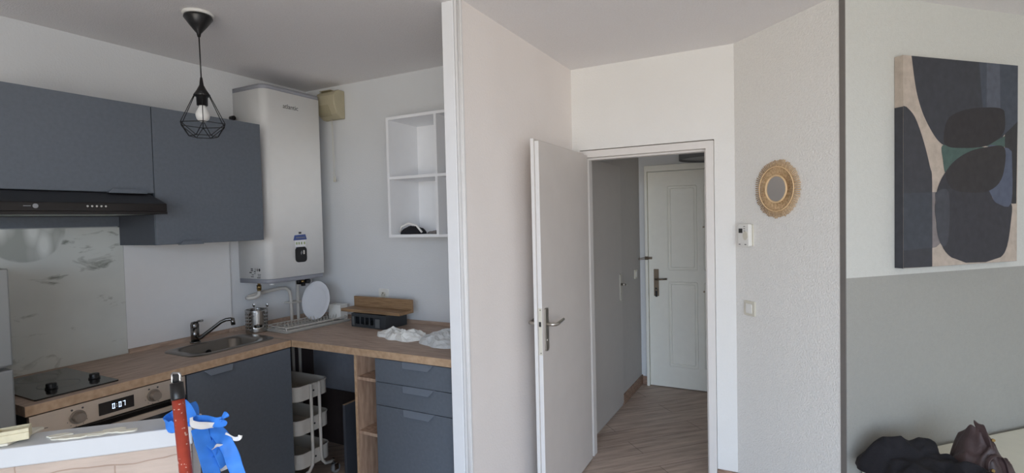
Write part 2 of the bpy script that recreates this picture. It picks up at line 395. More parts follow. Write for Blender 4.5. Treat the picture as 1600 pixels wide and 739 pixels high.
# ------------------------------------------------------------------ the setting
H = 2.5; XL = -3.07; YB = 2.70; XP = -1.25; XK = -1.338; YC = 3.216; YE = 4.88
S = 2 ** -0.5
K = (0.205, 2.727)                      # outer corner between the diagonal walls
def EP(e, o): return (K[0] + S * e + S * o, K[1] + S * e - S * o)
struct(MB().box(-3.2, 4.3, YR - 0.1, 5.1, -0.08, 0), 'floor', M_floor)
struct(MB().box(-3.2, 4.3, YR - 0.1, 5.1, H, H + 0.08), 'ceiling', M_ceil)
struct(MB().box(XP, -0.15, YC + 0.074, YE, 2.15, 2.19), 'ceiling_hallway', M_ceil)
struct(MB().box(XL - 0.1, XL, YR, YB, 0, H), 'wall_left', M_wallk)
struct(MB().box(XL - 0.1, XK, YB, YB + 0.1, 0, H), 'wall_kitchen_back', M_wallk)
struct(MB().box(XK, XP, 1.945, YC + 0.074, 0, H), 'wall_partition', M_part)
w = struct(MB().prism([(XP, 0), (-1.2, 0), (-1.2, 1.982), (-0.392, 1.982), (-0.392, 0), (-0.284, 0), (-0.284, H), (XP, H)], 'xz', YC, YC + 0.074), 'wall_entry', M_wall)
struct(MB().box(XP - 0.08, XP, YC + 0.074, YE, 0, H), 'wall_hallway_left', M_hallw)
struct(MB().box(-0.15, -0.07, YC + 0.074, YE, 0, H), 'wall_hallway_right', M_wallk)
struct(MB().box(XP - 0.08, -0.07, YE, YE + 0.1, 0, H), 'wall_hallway_end', M_wallk)
dx0 = (-0.284, YC)
struct(MB().prism([dx0, K, (K[0], K[1] + 0.10), (-0.284, YC + 0.10)], 'xy', 0, H), 'wall_diagonal', M_crepi)
e0 = EP(0, 0); e1 = EP(2.2, 0); e2 = EP(2.2, -0.08); e3 = EP(0, -0.08)
struct(MB().prism([EP(0.001, 0), e1, e2, e3], 'xy', 0, H), 'wall_bed', M_two)
f1 = EP(2.2, 0); f2 = EP(2.2, 2.6)
g1 = (f1[0] + 0.08 * S, f1[1] + 0.08 * S); g2 = (f2[0] + 0.08 * S, f2[1] + 0.08 * S)
struct(MB().prism([f1, f2, g2, g1], 'xy', 0, H), 'wall_right_diagonal', M_wall)
struct(MB().prism([f2, (f2[0], YR), (f2[0] + 0.1, YR), (f2[0] + 0.1, f2[1])], 'xy', 0, H), 'wall_right', M_wall)
struct(MB().holed((XL - 0.1, f2[0] + 0.1, 0, H), WIN, 'xz', YR - 0.1, YR), 'wall_rear', M_wall)
wn = struct(MB().holed((WIN[0], WIN[1], WIN[2], WIN[3]), (WIN[0] + 0.05, WIN[1] - 0.05, WIN[2] + 0.05, WIN[3] - 0.05), 'xz', YR - 0.09, YR - 0.04)
            .box(1.08, 1.12, YR - 0.09, YR - 0.04, WIN[2] + 0.05, WIN[3] - 0.05), 'window_1', M_white)

# partition end cap with a small quirk moulding
struct(MB().box(XK - 0.004, -1.283, 1.928, 1.945, 0, H), 'trim_1', M_white, bevel=0.002)
struct(MB().box(-1.280, -1.268, 1.932, 1.945, 0, H).cyl((-1.262, 1.939, 0), (-1.262, 1.939, H), 0.009, n=12).box(-1.266, XP + 0.002, 1.936, 1.945, 0, H), 'trim_2', M_trimw)
# dark corner strip between the diagonal walls
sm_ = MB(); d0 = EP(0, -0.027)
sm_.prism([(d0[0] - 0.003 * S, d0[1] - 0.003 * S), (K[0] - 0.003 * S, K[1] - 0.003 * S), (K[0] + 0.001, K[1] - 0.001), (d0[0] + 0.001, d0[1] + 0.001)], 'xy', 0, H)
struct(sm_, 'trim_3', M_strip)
# baseboards
def bb(name, p, q, h=0.085, t=0.012):
    p = Vector(p); q = Vector(q); n = (q - p).normalized(); n = Vector((n.y, -n.x))
    return struct(MB().prism([p, q, q + n * t, p + n * t], 'xy', 0, h), name, M_base, bevel=0.002)
bb('baseboard_entry', (-0.392, YC), (-0.286, YC)); bb('baseboard_diagonal', dx0, (K[0] - 0.02, K[1] + 0.02))
bb('baseboard_hallway_left', (XP, 4.25), (XP, YE)); bb('baseboard_hallway_end', (XP + 0.012, YE), (-1.192, YE), h=0.075)
bb('baseboard_partition', (XP, 1.96), (XP, 2.36)); bb('baseboard_bed', EP(0, 0), EP(2.18, 0))
# kitchen wall lining board beside the splashback and the grey lining and plain dark brown sheets under the counter
struct(MB().box(XL, XL + 0.012, 1.48, 2.062, 0.905, 1.47), 'trim_4', mat('white_lining_board', (226, 226, 226), 0.6, amp=0.01))
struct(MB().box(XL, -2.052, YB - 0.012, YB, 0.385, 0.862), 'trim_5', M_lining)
struct(MB().box(XL, XL + 0.008, 2.034, YB - 0.021, 0.0, 0.862), 'trim_9', M_brown)
struct(MB().box(XL, -2.052, YB - 0.02, YB, 0.0, 0.384), 'trim_6', M_brown)

# ---- inner doorway: frame, open leaf, hallway closet door, entrance door
fr = MB()
U = [(-1.199, 0), (-1.199, 1.975), (-0.394, 1.975), (-0.394, 0), (-0.437, 0), (-0.437, 1.932), (-1.162, 1.932), (-1.162, 0)]
fr.prism(U, 'xz', YC - 0.014, YC + 0.09)
U2 = [(-1.165, 0), (-1.165, 1.935), (-0.434, 1.935), (-0.434, 0), (-0.449, 0), (-0.449, 1.920), (-1.150, 1.920), (-1.150, 0)]
fr.prism(U2, 'xz', YC + 0.028, YC + 0.09)
struct(fr, 'trim_7', M_frame, bevel=0.002)
LF = 0.775; TH = 0.040
dr = thing('door_1', None, None, (-1.182, 3.19, 0), R(-90) + R(1.4)); dr['kind'] = 'structure'
# local: x from the hinge to the free edge (towards the viewer), +y = the visible face side
lf = MB().box(0, LF, 0.012, TH, 0.01, 1.957).box(0.0, LF + 0.0, -0.0, 0.012, 0.01, 1.945)
lf = MB().box(0, LF - 0.012, 0.018, TH, 0.012, 1.945).box(0, LF, 0, 0.018, 0.012, 1.957)
lo = lf.build('door_leaf', M_leaf, dr, bevel=0.0015)
ed = MB().box(LF - 0.012, LF - 0.0105, 0.0185, TH - 0.0005, 0.013, 1.944).box(LF, LF + 0.0015, 0.0005, 0.0175, 0.013, 1.956)
tag(ed.build('edge_band', M_trimw, dr), 'white painted leading edge')
lk = MB().box(LF - 0.0105, LF - 0.009, 0.020, TH - 0.002, 0.86, 1.10, 0).box(LF - 0.009, LF - 0.0085, 0.022, TH - 0.006, 1.005, 1.03, 1)
lk.cyl((LF - 0.0095, 0.03, 1.09), (LF - 0.0085, 0.03, 1.09), 0.003, m=1, n=8).cyl((LF - 0.0095, 0.03, 0.87), (LF - 0.0085, 0.03, 0.87), 0.003, m=1, n=8)
lk.build('lock_plate', [M_ivory, M_dark], dr)
def lever(parent, x, y, sgn, dirx, zc=1.0, m=M_nickel, name='door_handle', L=0.11):
    b = MB().prism(rrect(x - 0.019, x + 0.019, zc - 0.125, zc + 0.095, 0.010), 'xz', min(y, y + sgn * 0.009), max(y, y + sgn * 0.009))
    pts = [(x, y, zc + 0.012), (x, y + sgn * 0.035, zc + 0.012), (x + dirx * 0.008, y + sgn * 0.052, zc + 0.012), (x + dirx * 0.03, y + sgn * 0.056, zc + 0.013), (x + dirx * L, y + sgn * 0.056, zc + 0.022)]
    b.tube(pts, [0.010, 0.009, 0.009, 0.009, 0.007], n=12)
    b.cyl((x, y, zc - 0.07), (x, y + sgn * 0.012, zc - 0.07), 0.009)
    return b.build(name, m, parent)
lever(dr, LF - 0.055, TH, 1, -1); lever(dr, LF - 0.055, 0.0, -1, -1)
hb = MB()
for z in (0.25, 1.75): hb.cyl((0.0, TH * 0.2, z - 0.03), (0.0, TH * 0.2, z + 0.03), 0.006, n=10)
hb.build('hinge', M_nickel, dr)

cl = thing('door_2', None, None, (XP, 3.35, 0), R(90)); cl['kind'] = 'structure'     # hallway closet door: x along +Y, -y out of the wall
MB().prism(rrect(0, 0.87, 0.03, 1.96, 0.02), 'xz', -0.018, 0.0).build('door_leaf', M_closet, cl, bevel=0.002)
lever(cl, 0.82, -0.018, -1, -1, zc=1.0, L=0.09)

ent = thing('door_3', None, None, (-1.163, YE, 0), 0); ent['kind'] = 'structure'
W = 0.90
MB().prism([(-0.028, 0), (-0.028, 2.01), (W + 0.03, 2.01), (W + 0.03, 0), (W + 0.004, 0), (W + 0.004, 1.957), (-0.004, 1.957), (-0.004, 0)], 'xz', -0.05, 0).build('door_frame', M_cream, ent, bevel=0.003)
lfm = MB().box(0, W, -0.026, 0, 0.008, 1.95)
def panel(b, x0, x1, z0, z1, y):
    for k, (g, d) in enumerate(((0, 0.004), (0.012, 0.0015), (0.024, 0.004))):
        b.prism(rrect(x0 + g, x1 - g, z0 + g, z1 - g, 0.01), 'xz', y - d, y)
for x0, x1 in ((0.175, 0.42), (0.48, 0.725)):
    for z0, z1 in ((1.07, 1.815), (0.20, 0.96)):
        P = rrect(x0, x1, z0, z1, 0.012)
        for g in (0, 0.022):
            Q = [(q[0], -0.028, q[1]) for q in rrect(x0 + g, x1 - g, z0 + g, z1 - g, 0.012)]
            lfm.tube(Q, 0.005, n=6, closed=True)
lfm.build('door_leaf', M_cream, ent)
hp = MB().prism(rrect(0.045, 0.088, 0.83, 1.075, 0.004), 'xz', -0.036, -0.026)
hp.tube([(0.066, -0.03, 0.985), (0.066, -0.07, 0.985), (0.08, -0.08, 0.985), (0.17, -0.08, 0.992)], 0.008, n=10)
tag(hp.build('door_handle', M_bronze, ent), 'brown metal lever on long plate')
kk = MB().tube([(0.07 + 0.012 * math.cos(t), -0.045, 0.885 + 0.012 * math.sin(t)) for t in [k * 0.7 for k in range(9)]], 0.0015, n=6).box(0.060, 0.076, -0.05, -0.04, 0.825, 0.878).cyl((0.066, -0.036, 0.90), (0.066, -0.048, 0.90), 0.008)
kk.build('key', M_black, ent)
ch = MB().box(0.0, 0.03, -0.05, -0.026, 1.165, 1.185).box(-0.028, 0.0, -0.062, -0.05, 1.16, 1.19)
ch.tube([(0.01, -0.055, 1.182), (-0.04, -0.075, 1.178), (-0.075, -0.085, 1.172), (-0.08, -0.085, 1.166), (-0.07, -0.085, 1.162), (-0.03, -0.075, 1.166), (0.01, -0.055, 1.168)], 0.003, n=6)
ch.build('door_guard', M_bronze, ent)
pp = MB()
for z in (1.45, 0.885): pp.cyl((0.478, -0.026, z), (0.478, -0.034, z), 0.008, n=12)
pp.build('peephole', M_bronze, ent)

# ------------------------------------------------------------------ kitchen, left wall
# fridge
fg = thing('fridge', 'tall grey two-door fridge freezer at the left end of the counter', 'fridge', (XL + 0.02, 0.22, 0), 0)
MB().box(0, 0.54, 0, 0.60, 0.02, 1.42).build('body', M_fridge, fg, bevel=0.004)
for nm, a, c in (('door', 1.075, 1.42), ('door', 0.06, 1.062)):
    d = MB().box(0.545, 0.60, 0.0, 0.60, a, c).build(nm, M_fridge, fg, bevel=0.006)
    MB().tube([(0.60, 0.06, a + 0.05), (0.63, 0.06, a + 0.06), (0.63, 0.06, min(a + 0.28, c - 0.05)), (0.60, 0.06, min(a + 0.29, c - 0.04))], 0.007).build('handle', M_nickel, d)

# splashback
sb = MB().box(0, 0.628, -0.014, -0.004, 0.0, 0.655).build('splashback', M_marble, None, (XL, 0.85, 0.906), R(90))
tag(sb, 'veined white marble splashback panel behind the hob', 'splashback')
us = MB().box(XL + 0.001, XL + 0.02, 0.85, 1.463, 1.565, 1.63).build('trim_8', M_grey); us['kind'] = 'structure'

# wall cabinets; local x = along the wall (+Y), -y = out
def cabinet_door(parent, x0, x1, z0, z1, y, name='door', tab=None, m=M_grey, th=0.018):
    d = MB().box(x0 + 0.0015, x1 - 0.0015, y - th, y, z0 + 0.0015, z1 - 0.0015).build(name, m, parent, bevel=0.001)
    if tab:
        t0, t1, where = tab
        b = MB()
        if where == 'top':
            # bent tab hooked over the top edge, lip folded forward and down
            # lip leans outward towards its lower edge
            fr_v = [(t0, y - th - 0.004, z1 - 0.001), (t1, y - th - 0.004, z1 - 0.001), (t1 - 0.020, y - th - 0.026, z1 - 0.026), (t0 + 0.020, y - th - 0.026, z1 - 0.026)]
            b.add(fr_v + [(p[0], p[1] + 0.003, p[2] - 0.001) for p in fr_v], [(0, 1, 2, 3), (7, 6, 5, 4), (0, 4, 5, 1), (1, 5, 6, 2), (2, 6, 7, 3), (3, 7, 4, 0)])
            b.box(t0, t1, y - th - 0.004, y, z1 - 0.002, z1)
        else:
            b.box(t0, t1, y - th - 0.02, y - th, z0 - 0.003, z0 + 0.0)
            b.prism([(t0, z0), (t1, z0), (t1 - 0.015, z0 + 0.016), (t0 + 0.015, z0 + 0.016)], 'xz', y - th - 0.02, y - th - 0.017)
        b.build('handle', M_tab_lit if where == 'top' else m, d)
    return d
wc = thing('wall_cabinet', 'slate grey wall cabinet above the black extractor hood', 'cabinet', (XL, 0.86, 1.718), R(90), 'slate grey wall cabinets')
MB().box(0, 0.60, -0.33, 0, 0, 0.42).build('body', M_greyd, wc)
cabinet_door(wc, 0, 0.602, 0, 0.42, -0.332, tab=(0.40, 0.56, 'bottom'))
wc = thing('wall_cabinet', 'tall slate grey wall cabinet between extractor hood and water heater', 'cabinet', (XL, 1.463, 1.468), R(90), 'slate grey wall cabinets')
MB().box(0.002, 0.588, -0.33, 0, 0, 0.67).build('body', M_greyd, wc)
cabinet_door(wc, 0, 0.59, 0, 0.67, -0.332, tab=(0.10, 0.22, 'bottom'))

# extractor hood
hd = thing('extractor_hood', 'black slim extractor hood with five small buttons under the cabinet', 'extractor hood', (XL, 0.84, 1.615), R(90))
pr = [(0, 0.012), (-0.49, 0.012), (-0.49, 0.048), (-0.47, 0.056), (-0.352, 0.100), (0, 0.100)]
MB().prism(pr, 'yz', 0, 0.60, 0).build('body', M_hood, hd, bevel=0.003)
MB().holed((0.0, 0.60, -0.49, -0.005), (0.02, 0.58, -0.478, -0.02), 'xy', 0.0, 0.012).build('rim', M_hood, hd)
MB().box(0.021, 0.579, -0.477, -0.021, 0.002, 0.010).build('filter', M_filter, hd)
bt = MB()
for i in range(5): bt.cyl((0.282 + 0.0165 * i, -0.490, 0.034), (0.282 + 0.0165 * i, -0.494, 0.034), 0.0042, n=14)
tag(bt.build('button', M_chrome, hd), 'row of five silver buttons')
lg = MB().cyl((0.112, -0.490, 0.033), (0.112, -0.4915, 0.033), 0.009, n=20).box(0.075, 0.098, -0.491, -0.490, 0.032, 0.0345)
lg.build('emblem', M_inkl, hd)

# counter, left run
wt = thing('worktop', 'oak worktop on the left wall holding the sink and hob', 'worktop', (0, 0, 0), 0, 'oak kitchen worktops')
MB().holed((XL + 0.005, -2.497, 0.86, 2.028), (-2.90, -2.64, 1.60, 1.98), 'xy', 0.867, 0.905).build('top', M_oakx, wt)
MB().box(-2.4968, -2.4955, 0.86, 2.028, 0.868, 0.9045).build('edge_band', M_oakedge, wt)
MB().box(XL + 0.014, XL + 0.028, 1.48, 2.028, 0.905, 0.927).build('upstand', M_oakx, wt)
MB().box(-2.90, -2.494, 2.0285, 2.0315, 0.868, 0.9075).build('joint_strip', M_nickel, wt)
wt = thing('worktop', 'oak worktop along the back wall holding dish rack and crumpled bags', 'worktop', (0, 0, 0), 0, 'oak kitchen worktops')
MB().box(XL + 0.002, XK - 0.001, 2.032, YB - 0.002, 0.867, 0.905).build('top', M_oak, wt)
MB().box(-2.493, XK - 0.001, 2.0305, 2.0318, 0.868, 0.9045).build('edge_band', M_oakedge, wt)
MB().box(XL + 0.03, XK - 0.001, YB - 0.016, YB - 0.002, 0.905, 0.925).box(XL + 0.014, XL + 0.028, 2.032, YB - 0.016, 0.905, 0.927).build('upstand', M_oak, wt)

# hob
hb = thing('induction_hob', 'black glass two-zone hob set in the left worktop', 'hob', (-3.0, 0.905, 0.9052), 0)
MB().prism(rrect(0, 0.46, 0, 0.285, 0.006, 3), 'xy', 0, 0.006).build('glass', M_glass, hb)
rg = MB()
for x in (0.14, 0.33):
    rg.tube([(x - 0.04 + 0.07 * math.cos(R(a)), 0.142 + 0.07 * math.sin(R(a)), 0.0062) for a in range(0, 360, 12)], 0.0006, n=4, closed=True)
rg.build('cooking_zone', M_inkl, hb)
for y in (0.10, 0.25):
    k = MB().cyl((0.335, y, 0.0062), (0.335, y, 0.012), 0.021).lathe([(0, 0.028), (0.015, 0.028), (0.018, 0.025), (0.018, 0.012)], (0.335, y, 0)).box(0.333, 0.355, y - 0.004, y + 0.004, 0.012, 0.028)
    tag(k.build('knob', M_black, hb), 'black knob')

# oven; local x along +Y, -y out, front plane at x = -2.50
ov = thing('oven', 'built-in stainless steel oven with a lit clock display under the hob', 'oven', (-2.52, 0.871, 0), R(90))
MB().box(0.005, 0.565, 0.0, 0.50, 0.30, 0.864).build('body', M_greyd, ov)
MB().box(0, 0.572, -0.02, 0.0, 0.775, 0.862).build('control_panel', M_steel, ov, bevel=0.002)
od = MB().box(0.0, 0.572, -0.022, 0.0, 0.31, 0.772).build('door', M_glass, ov, bevel=0.002)
ohd = MB().box(0.03, 0.542, -0.067, -0.055, 0.738, 0.758)
for x in (0.045, 0.515): ohd.box(x, x + 0.014, -0.057, -0.02, 0.741, 0.755)
ohd.build('handle', M_steel, od, bevel=0.002)
MB().box(0.222, 0.352, -0.0225, -0.02, 0.792, 0.842).build('display', M_glass, ov)
SEG = {'0': 'abcdef', '7': 'abc'}
def seg7(b, ch_, x, z, w=0.0095, h=0.021, t=0.0024, y=-0.0230):
    g = {'a': (0, w, h - t, h), 'b': (w - t, w, h / 2, h), 'c': (w - t, w, 0, h / 2), 'd': (0, w, 0, t), 'e': (0, t, 0, h / 2), 'f': (0, t, h / 2, h)}
    for q_ in SEG[ch_]: u0, u1, w0, w1 = g[q_]; b.box(x + u0, x + u1, y, y + 0.0004, z + w0, z + w1)
sg = MB(); seg7(sg, '0', 0.270, 0.807); seg7(sg, '0', 0.294, 0.807); seg7(sg, '7', 0.309, 0.807)
for z_ in (0.812, 0.821): sg.box(0.2855, 0.2873, -0.023, -0.0226, z_, z_ + 0.0018)
tag(sg.build('clock_digits', M_digit, ov), 'white digits 0:07')
for x in (0.150, 0.432):
    kn = MB().cyl((x, -0.02, 0.814), (x, -0.026, 0.814), 0.027, n=28).cyl((x, -0.026, 0.814), (x, -0.05, 0.814), 0.0215, 0.019, n=28)
    kn.build('knob', M_knob, ov, bevel=0.001)
for x in (0.150, 0.432):
    for a in (60, 120, 200, 230, 260, 300, 330):
        u = x + 0.036 * math.cos(R(a)); z = 0.814 + 0.036 * math.sin(R(a))
        rr_ = 0.004 if a in (60, 120) else 0.0017
        MB().cyl((u, -0.02, z), (u, -0.0206, z), rr_, n=8).build('printed_mark', M_ink, ov)
MB().cyl((0.026, -0.02, 0.806), (0.026, -0.0208, 0.806), 0.004, n=10).box(0.026, 0.055, -0.0206, -0.02, 0.8048, 0.8072).build('maker_mark', M_ink, ov)
pass
MB().box(0, 0.572, -0.0, 0.45, 0.10, 0.295).build('drawer_front', M_grey, ov)
MB().box(0, 0.572, 0.03, 0.05, 0.0, 0.10).build('plinth', M_greyd, ov)

# sink base cabinet
sc = thing('base_cabinet', 'slate grey base cabinet under the steel sink', 'cabinet', (-2.52, 1.446, 0), R(90), 'slate grey base cabinets')
MB().box(0, 0.016, 0.0, 0.52, 0.10, 0.865).box(0.566, 0.582, 0.0, 0.52, 0.0, 0.865).box(0.016, 0.566, 0.0, 0.52, 0.10, 0.116).box(0.016, 0.566, 0.50, 0.52, 0.116, 0.865).build('body', M_grey, sc)
cabinet_door(sc, 0.004, 0.584, 0.10, 0.862, 0.0, tab=(0.085, 0.235, 'top'))
MB().box(0, 0.566, 0.04, 0.055, 0.0, 0.10).build('plinth', M_greyd, sc)

# sink
sk = thing('sink', 'stainless steel kitchen sink sunk into the oak worktop', 'sink', (-2.77, 1.79, 0.905), 0)
def ring(x0, x1, y0, y1, r, z): return [(p[0], p[1], z) for p in rrect(x0, x1, y0, y1, r, 8)]
rings = [ring(-0.150, 0.158, -0.235, 0.255, 0.07, 0.0), ring(-0.148, 0.156, -0.233, 0.253, 0.07, 0.004), ring(-0.125, 0.125, -0.185, 0.185, 0.07, 0.004), ring(-0.118, 0.118, -0.178, 0.178, 0.066, -0.004),
         ring(-0.108, 0.108, -0.168, 0.168, 0.06, -0.13), ring(-0.085, 0.085, -0.145, 0.145, 0.05, -0.15)]
b = MB(); n = len(rings[0]); v = [p for r_ in rings for p in r_]; f = []
for i in range(len(rings) - 1):
    for k in range(n): l = (k + 1) % n; f.append([i * n + k, i * n + l, (i + 1) * n + l, (i + 1) * n + k])
f.append([(len(rings) - 1) * n + k for k in range(n)])
b.add(v, f, 0, True)
b.build('basin', M_sink, sk)
MB().cyl((0, 0, -0.151), (0, 0, -0.147), 0.035).build('drain', M_chrome, sk)
MB().cyl((-0.100, 0.0, -0.05), (-0.104, 0, -0.05), 0.016).build('overflow', M_blackm, sk)
fc = thing('faucet', 'chrome mixer tap with a swivel spout behind the sink', 'faucet', (-2.965, 1.775, 0.905), 0)
MB().cyl((0, 0, 0), (0, 0, 0.008), 0.027).cyl((0, 0, 0.008), (0, 0, 0.085), 0.0215).build('body', M_tapm, fc)
MB().tube([(0.01, 0.005, 0.018), (0.028, 0.018, 0.030), (0.065, 0.055, 0.070), (0.100, 0.090, 0.108), (0.118, 0.108, 0.118), (0.135, 0.124, 0.120), (0.146, 0.134, 0.116)], [0.012, 0.011, 0.010, 0.010, 0.010, 0.010, 0.010], n=12).cyl((0.142, 0.130, 0.124), (0.145, 0.133, 0.086), 0.0115).build('spout', M_tapm, fc)
MB().lathe([(0.0215, 0.086), (0.0225, 0.10), (0.018, 0.115), (0, 0.12)]).tube([(0, 0, 0.11), (0.02, 0.01, 0.121), (0.045, 0.02, 0.124)], 0.0055, n=8).build('lever', M_tapm, fc)

# water heater
wh = thing('water_heater', 'tall flat white electric water heater hung in the kitchen corner', 'water heater', (XL + 0.003, 2.13, 1.198), R(90))
def hprof(x0, x1, y, r=0.045):
    pts = [(x0, 0.0)]
    for k in range(7): t = R(180 + 90 * k / 6); pts.append((x0 + r + r * math.cos(t), -y + r + r * math.sin(t)))
    for k in range(7): t = R(270 + 90 * k / 6); pts.append((x1 - 0.015 + 0.015 * math.cos(t), -y + 0.015 + 0.015 * math.sin(t)))
    return pts + [(x1, 0.0)]
MB().prism(hprof(0, 0.43, 0.28), 'xy', 0.028, 1.178, sm=True).build('body', M_heater, wh)
MB().prism(hprof(0.0, 0.43, 0.276), 'xy', 1.178, 1.205, sm=True).build('top_cap', M_heatcap, wh)
MB().prism(hprof(0.002, 0.426, 0.27), 'xy', 0.0, 0.028, sm=True).build('bottom_cap', M_heatcap, wh)
text('logo', 'atlantic', 0.040, wallm(0.197, -0.2803, 1.092), M_ink, wh, 'dark lettering atlantic')
ct = MB().prism(rrect(0.193, 0.278, 0.115, 0.212, 0.022), 'xz', -0.287, -0.28, 0).box(0.250, 0.260, -0.288, -0.287, 0.165, 0.190, 1)
ct.prism([(0.233, 0.16), (0.243, 0.175), (0.238, 0.19), (0.228, 0.175)], 'xz', -0.2876, -0.287, 2)
tag(ct.build('control_dial', [M_black, M_plast, M_inkl], wh), 'black rounded control pad')
st = MB().prism([(0.182, 0.255), (0.286, 0.258), (0.276, 0.292), (0.192, 0.288)], 'xz', -0.2812, -0.28, 0)
st.prism([(0.197, 0.212), (0.272, 0.212), (0.262, 0.204), (0.235, 0.198), (0.207, 0.204)], 'xz', -0.2812, -0.28, 0)
st.box(0.224, 0.244, -0.2812, -0.28, 0.296, 0.308, 1)
st.box(0.195, 0.276, -0.2806, -0.28, 0.214, 0.254, 2)
for x in (0.202, 0.220, 0.240, 0.262): st.box(x, x + 0.009, -0.2812, -0.2806, 0.228, 0.244, 3)
for k in range(5): st.box(0.203 + 0.014 * k, 0.213 + 0.014 * k, -0.2818, -0.2812, 0.268, 0.276, 4)
tag(st.build('sticker', [M_bluep, M_ink, M_white, M_olive, M_inkl], wh), 'blue and white information sticker')
sk2 = MB()      # rating marks on the left side face
sk2.cyl((-0.0004, -0.19, 0.083), (0.0002, -0.19, 0.083), 0.009, n=14)
random.seed(3)
for (y, z, w_, h_) in ((-0.168, 0.083, 0.008, 0.016), (-0.150, 0.080, 0.004, 0.026), (-0.142, 0.072, 0.010, 0.005), (-0.118, 0.088, 0.020, 0.006), (-0.118, 0.078, 0.022, 0.006), (-0.105, 0.066, 0.022, 0.007),
                       (-0.185, 0.055, 0.030, 0.003), (-0.185, 0.047, 0.026, 0.003), (-0.18, 0.036, 0.032, 0.005), (-0.125, 0.052, 0.018, 0.004), (-0.12, 0.040, 0.026, 0.004), (-0.145, 0.060, 0.014, 0.003)):
    sk2.box(-0.0004, 0.0002, y - w_ / 2 - 0.002, y + w_ / 2 - 0.002, z - h_ / 2, z + h_ / 2)
sk2.build('rating_label', M_ink, wh)
MB().cyl((0.05, -0.235, -0.012), (0.05, -0.235, 0.0), 0.014, m=0).build('cover_screw', M_heater, wh)
nut = MB().cyl((0.06, -0.10, -0.02), (0.06, -0.10, 0.0), 0.009, n=12).cyl((0.06, -0.10, -0.045), (0.06, -0.10, -0.02), 0.015, n=6).cyl((0.06, -0.10, -0.055), (0.06, -0.10, -0.045), 0.012, n=12)
tag(nut.build('fitting', M_brass, wh), 'brass pipe fitting')
vg = MB().cyl((0.375, -0.10, -0.03), (0.375, -0.10, 0), 0.01, m=1).cyl((0.345, -0.10, -0.03), (0.365, -0.12, -0.03), 0.019, n=14).cyl((0.395, -0.13, -0.03), (0.405, -0.155, -0.03), 0.017, n=14).cyl((0.36, -0.11, -0.03), (0.40, -0.135, -0.03), 0.010, m=1).box(0.372, 0.392, -0.13, -0.11, -0.062, -0.03)
vg.build('safety_valve', [M_black, M_brass], wh)
p1 = MB().tube([(XL + 0.10, 2.19, 1.142), (XL + 0.10, 2.19, 1.125), (XL + 0.10, 2.182, 1.112), (XL + 0.095, 2.165, 1.104), (XL + 0.07, 2.14, 1.100), (XL + 0.05, 2.14, 1.103)], 0.0115, n=12)
p1.tube([(XL + 0.05, 2.14, 1.103), (XL + 0.05, 2.17, 1.112), (XL + 0.05, 2.22, 1.120), (XL + 0.05, 2.38, 1.132), (XL + 0.05, 2.43, 1.128), (XL + 0.05, 2.458, 1.105), (XL + 0.05, 2.468, 1.06), (XL + 0.05, 2.47, 0.95), (XL + 0.05, 2.47, 0.12)], 0.0105, n=12)
tag(p1.build('water_pipe', M_cart), 'white water pipe bending from heater across wall and down', 'pipe', 'white heater pipes')
p2 = MB().tube([(XL + 0.05, 2.525, 1.19), (XL + 0.05, 2.525, 0.12)], 0.0105, n=12).box(XL + 0.0, XL + 0.075, 2.452, 2.542, 1.02, 1.03)
tag(p2.build('water_pipe', M_cart), 'straight vertical white pipe right of the bent one', 'pipe', 'white heater pipes')
cb_ = MB().cyl((XL + 0.001, 2.115, 2.22), (XL + 0.03, 2.115, 2.22), 0.014, n=14)
tag(cb_.build('cable_stub', M_black), 'small black cable end beside the top of water heater', 'cable')

# ------------------------------------------------------------------ kitchen, back wall
# beige vent control on the wall with a pull cord; local -y is out
vb = thing('vent_outlet', 'beige extractor vent box with pull cord beside the water heater', 'vent', (-2.78, YB, 2.265), 0)
MB().prism([(0.0, 0.0), (0.0, 0.19), (-0.055, 0.19), (-0.085, 0.172), (-0.10, 0.15), (-0.10, 0.085), (-0.075, 0.03), (-0.035, 0.0)], 'yz', -0.09, 0.085).build('housing', M_beige, vb, bevel=0.008, segs=3)
MB().prism([(-0.1015, 0.088), (-0.1035, 0.088), (-0.083, 0.035), (-0.07, 0.022), (-0.06, 0.02), (-0.075, 0.04)], 'yz', -0.075, 0.03).build('flap', mat('beige_flap', (160, 152, 126), 0.6), vb, bevel=0.002)
MB().box(-0.07, 0.03, -0.08, -0.02, 0.1885, 0.1925).build('top_grille', MATS['beige_flap'], vb)
cd = MB().tube([(0.0, -0.045, 0.005), (0.002, -0.045, -0.2), (0.004, -0.045, -0.40)], 0.0011, n=6).tube([(0.006, -0.045, 0.005), (0.012, -0.045, -0.2), (0.016, -0.045, -0.40)], 0.0011, n=6)
cd.cyl((0.004, -0.045, -0.425), (0.004, -0.045, -0.39), 0.005, 0.0025, n=10).cyl((0.018, -0.045, -0.425), (0.018, -0.045, -0.39), 0.005, 0.0025, n=10)
cd.build('pull_cord', M_ivory, vb)

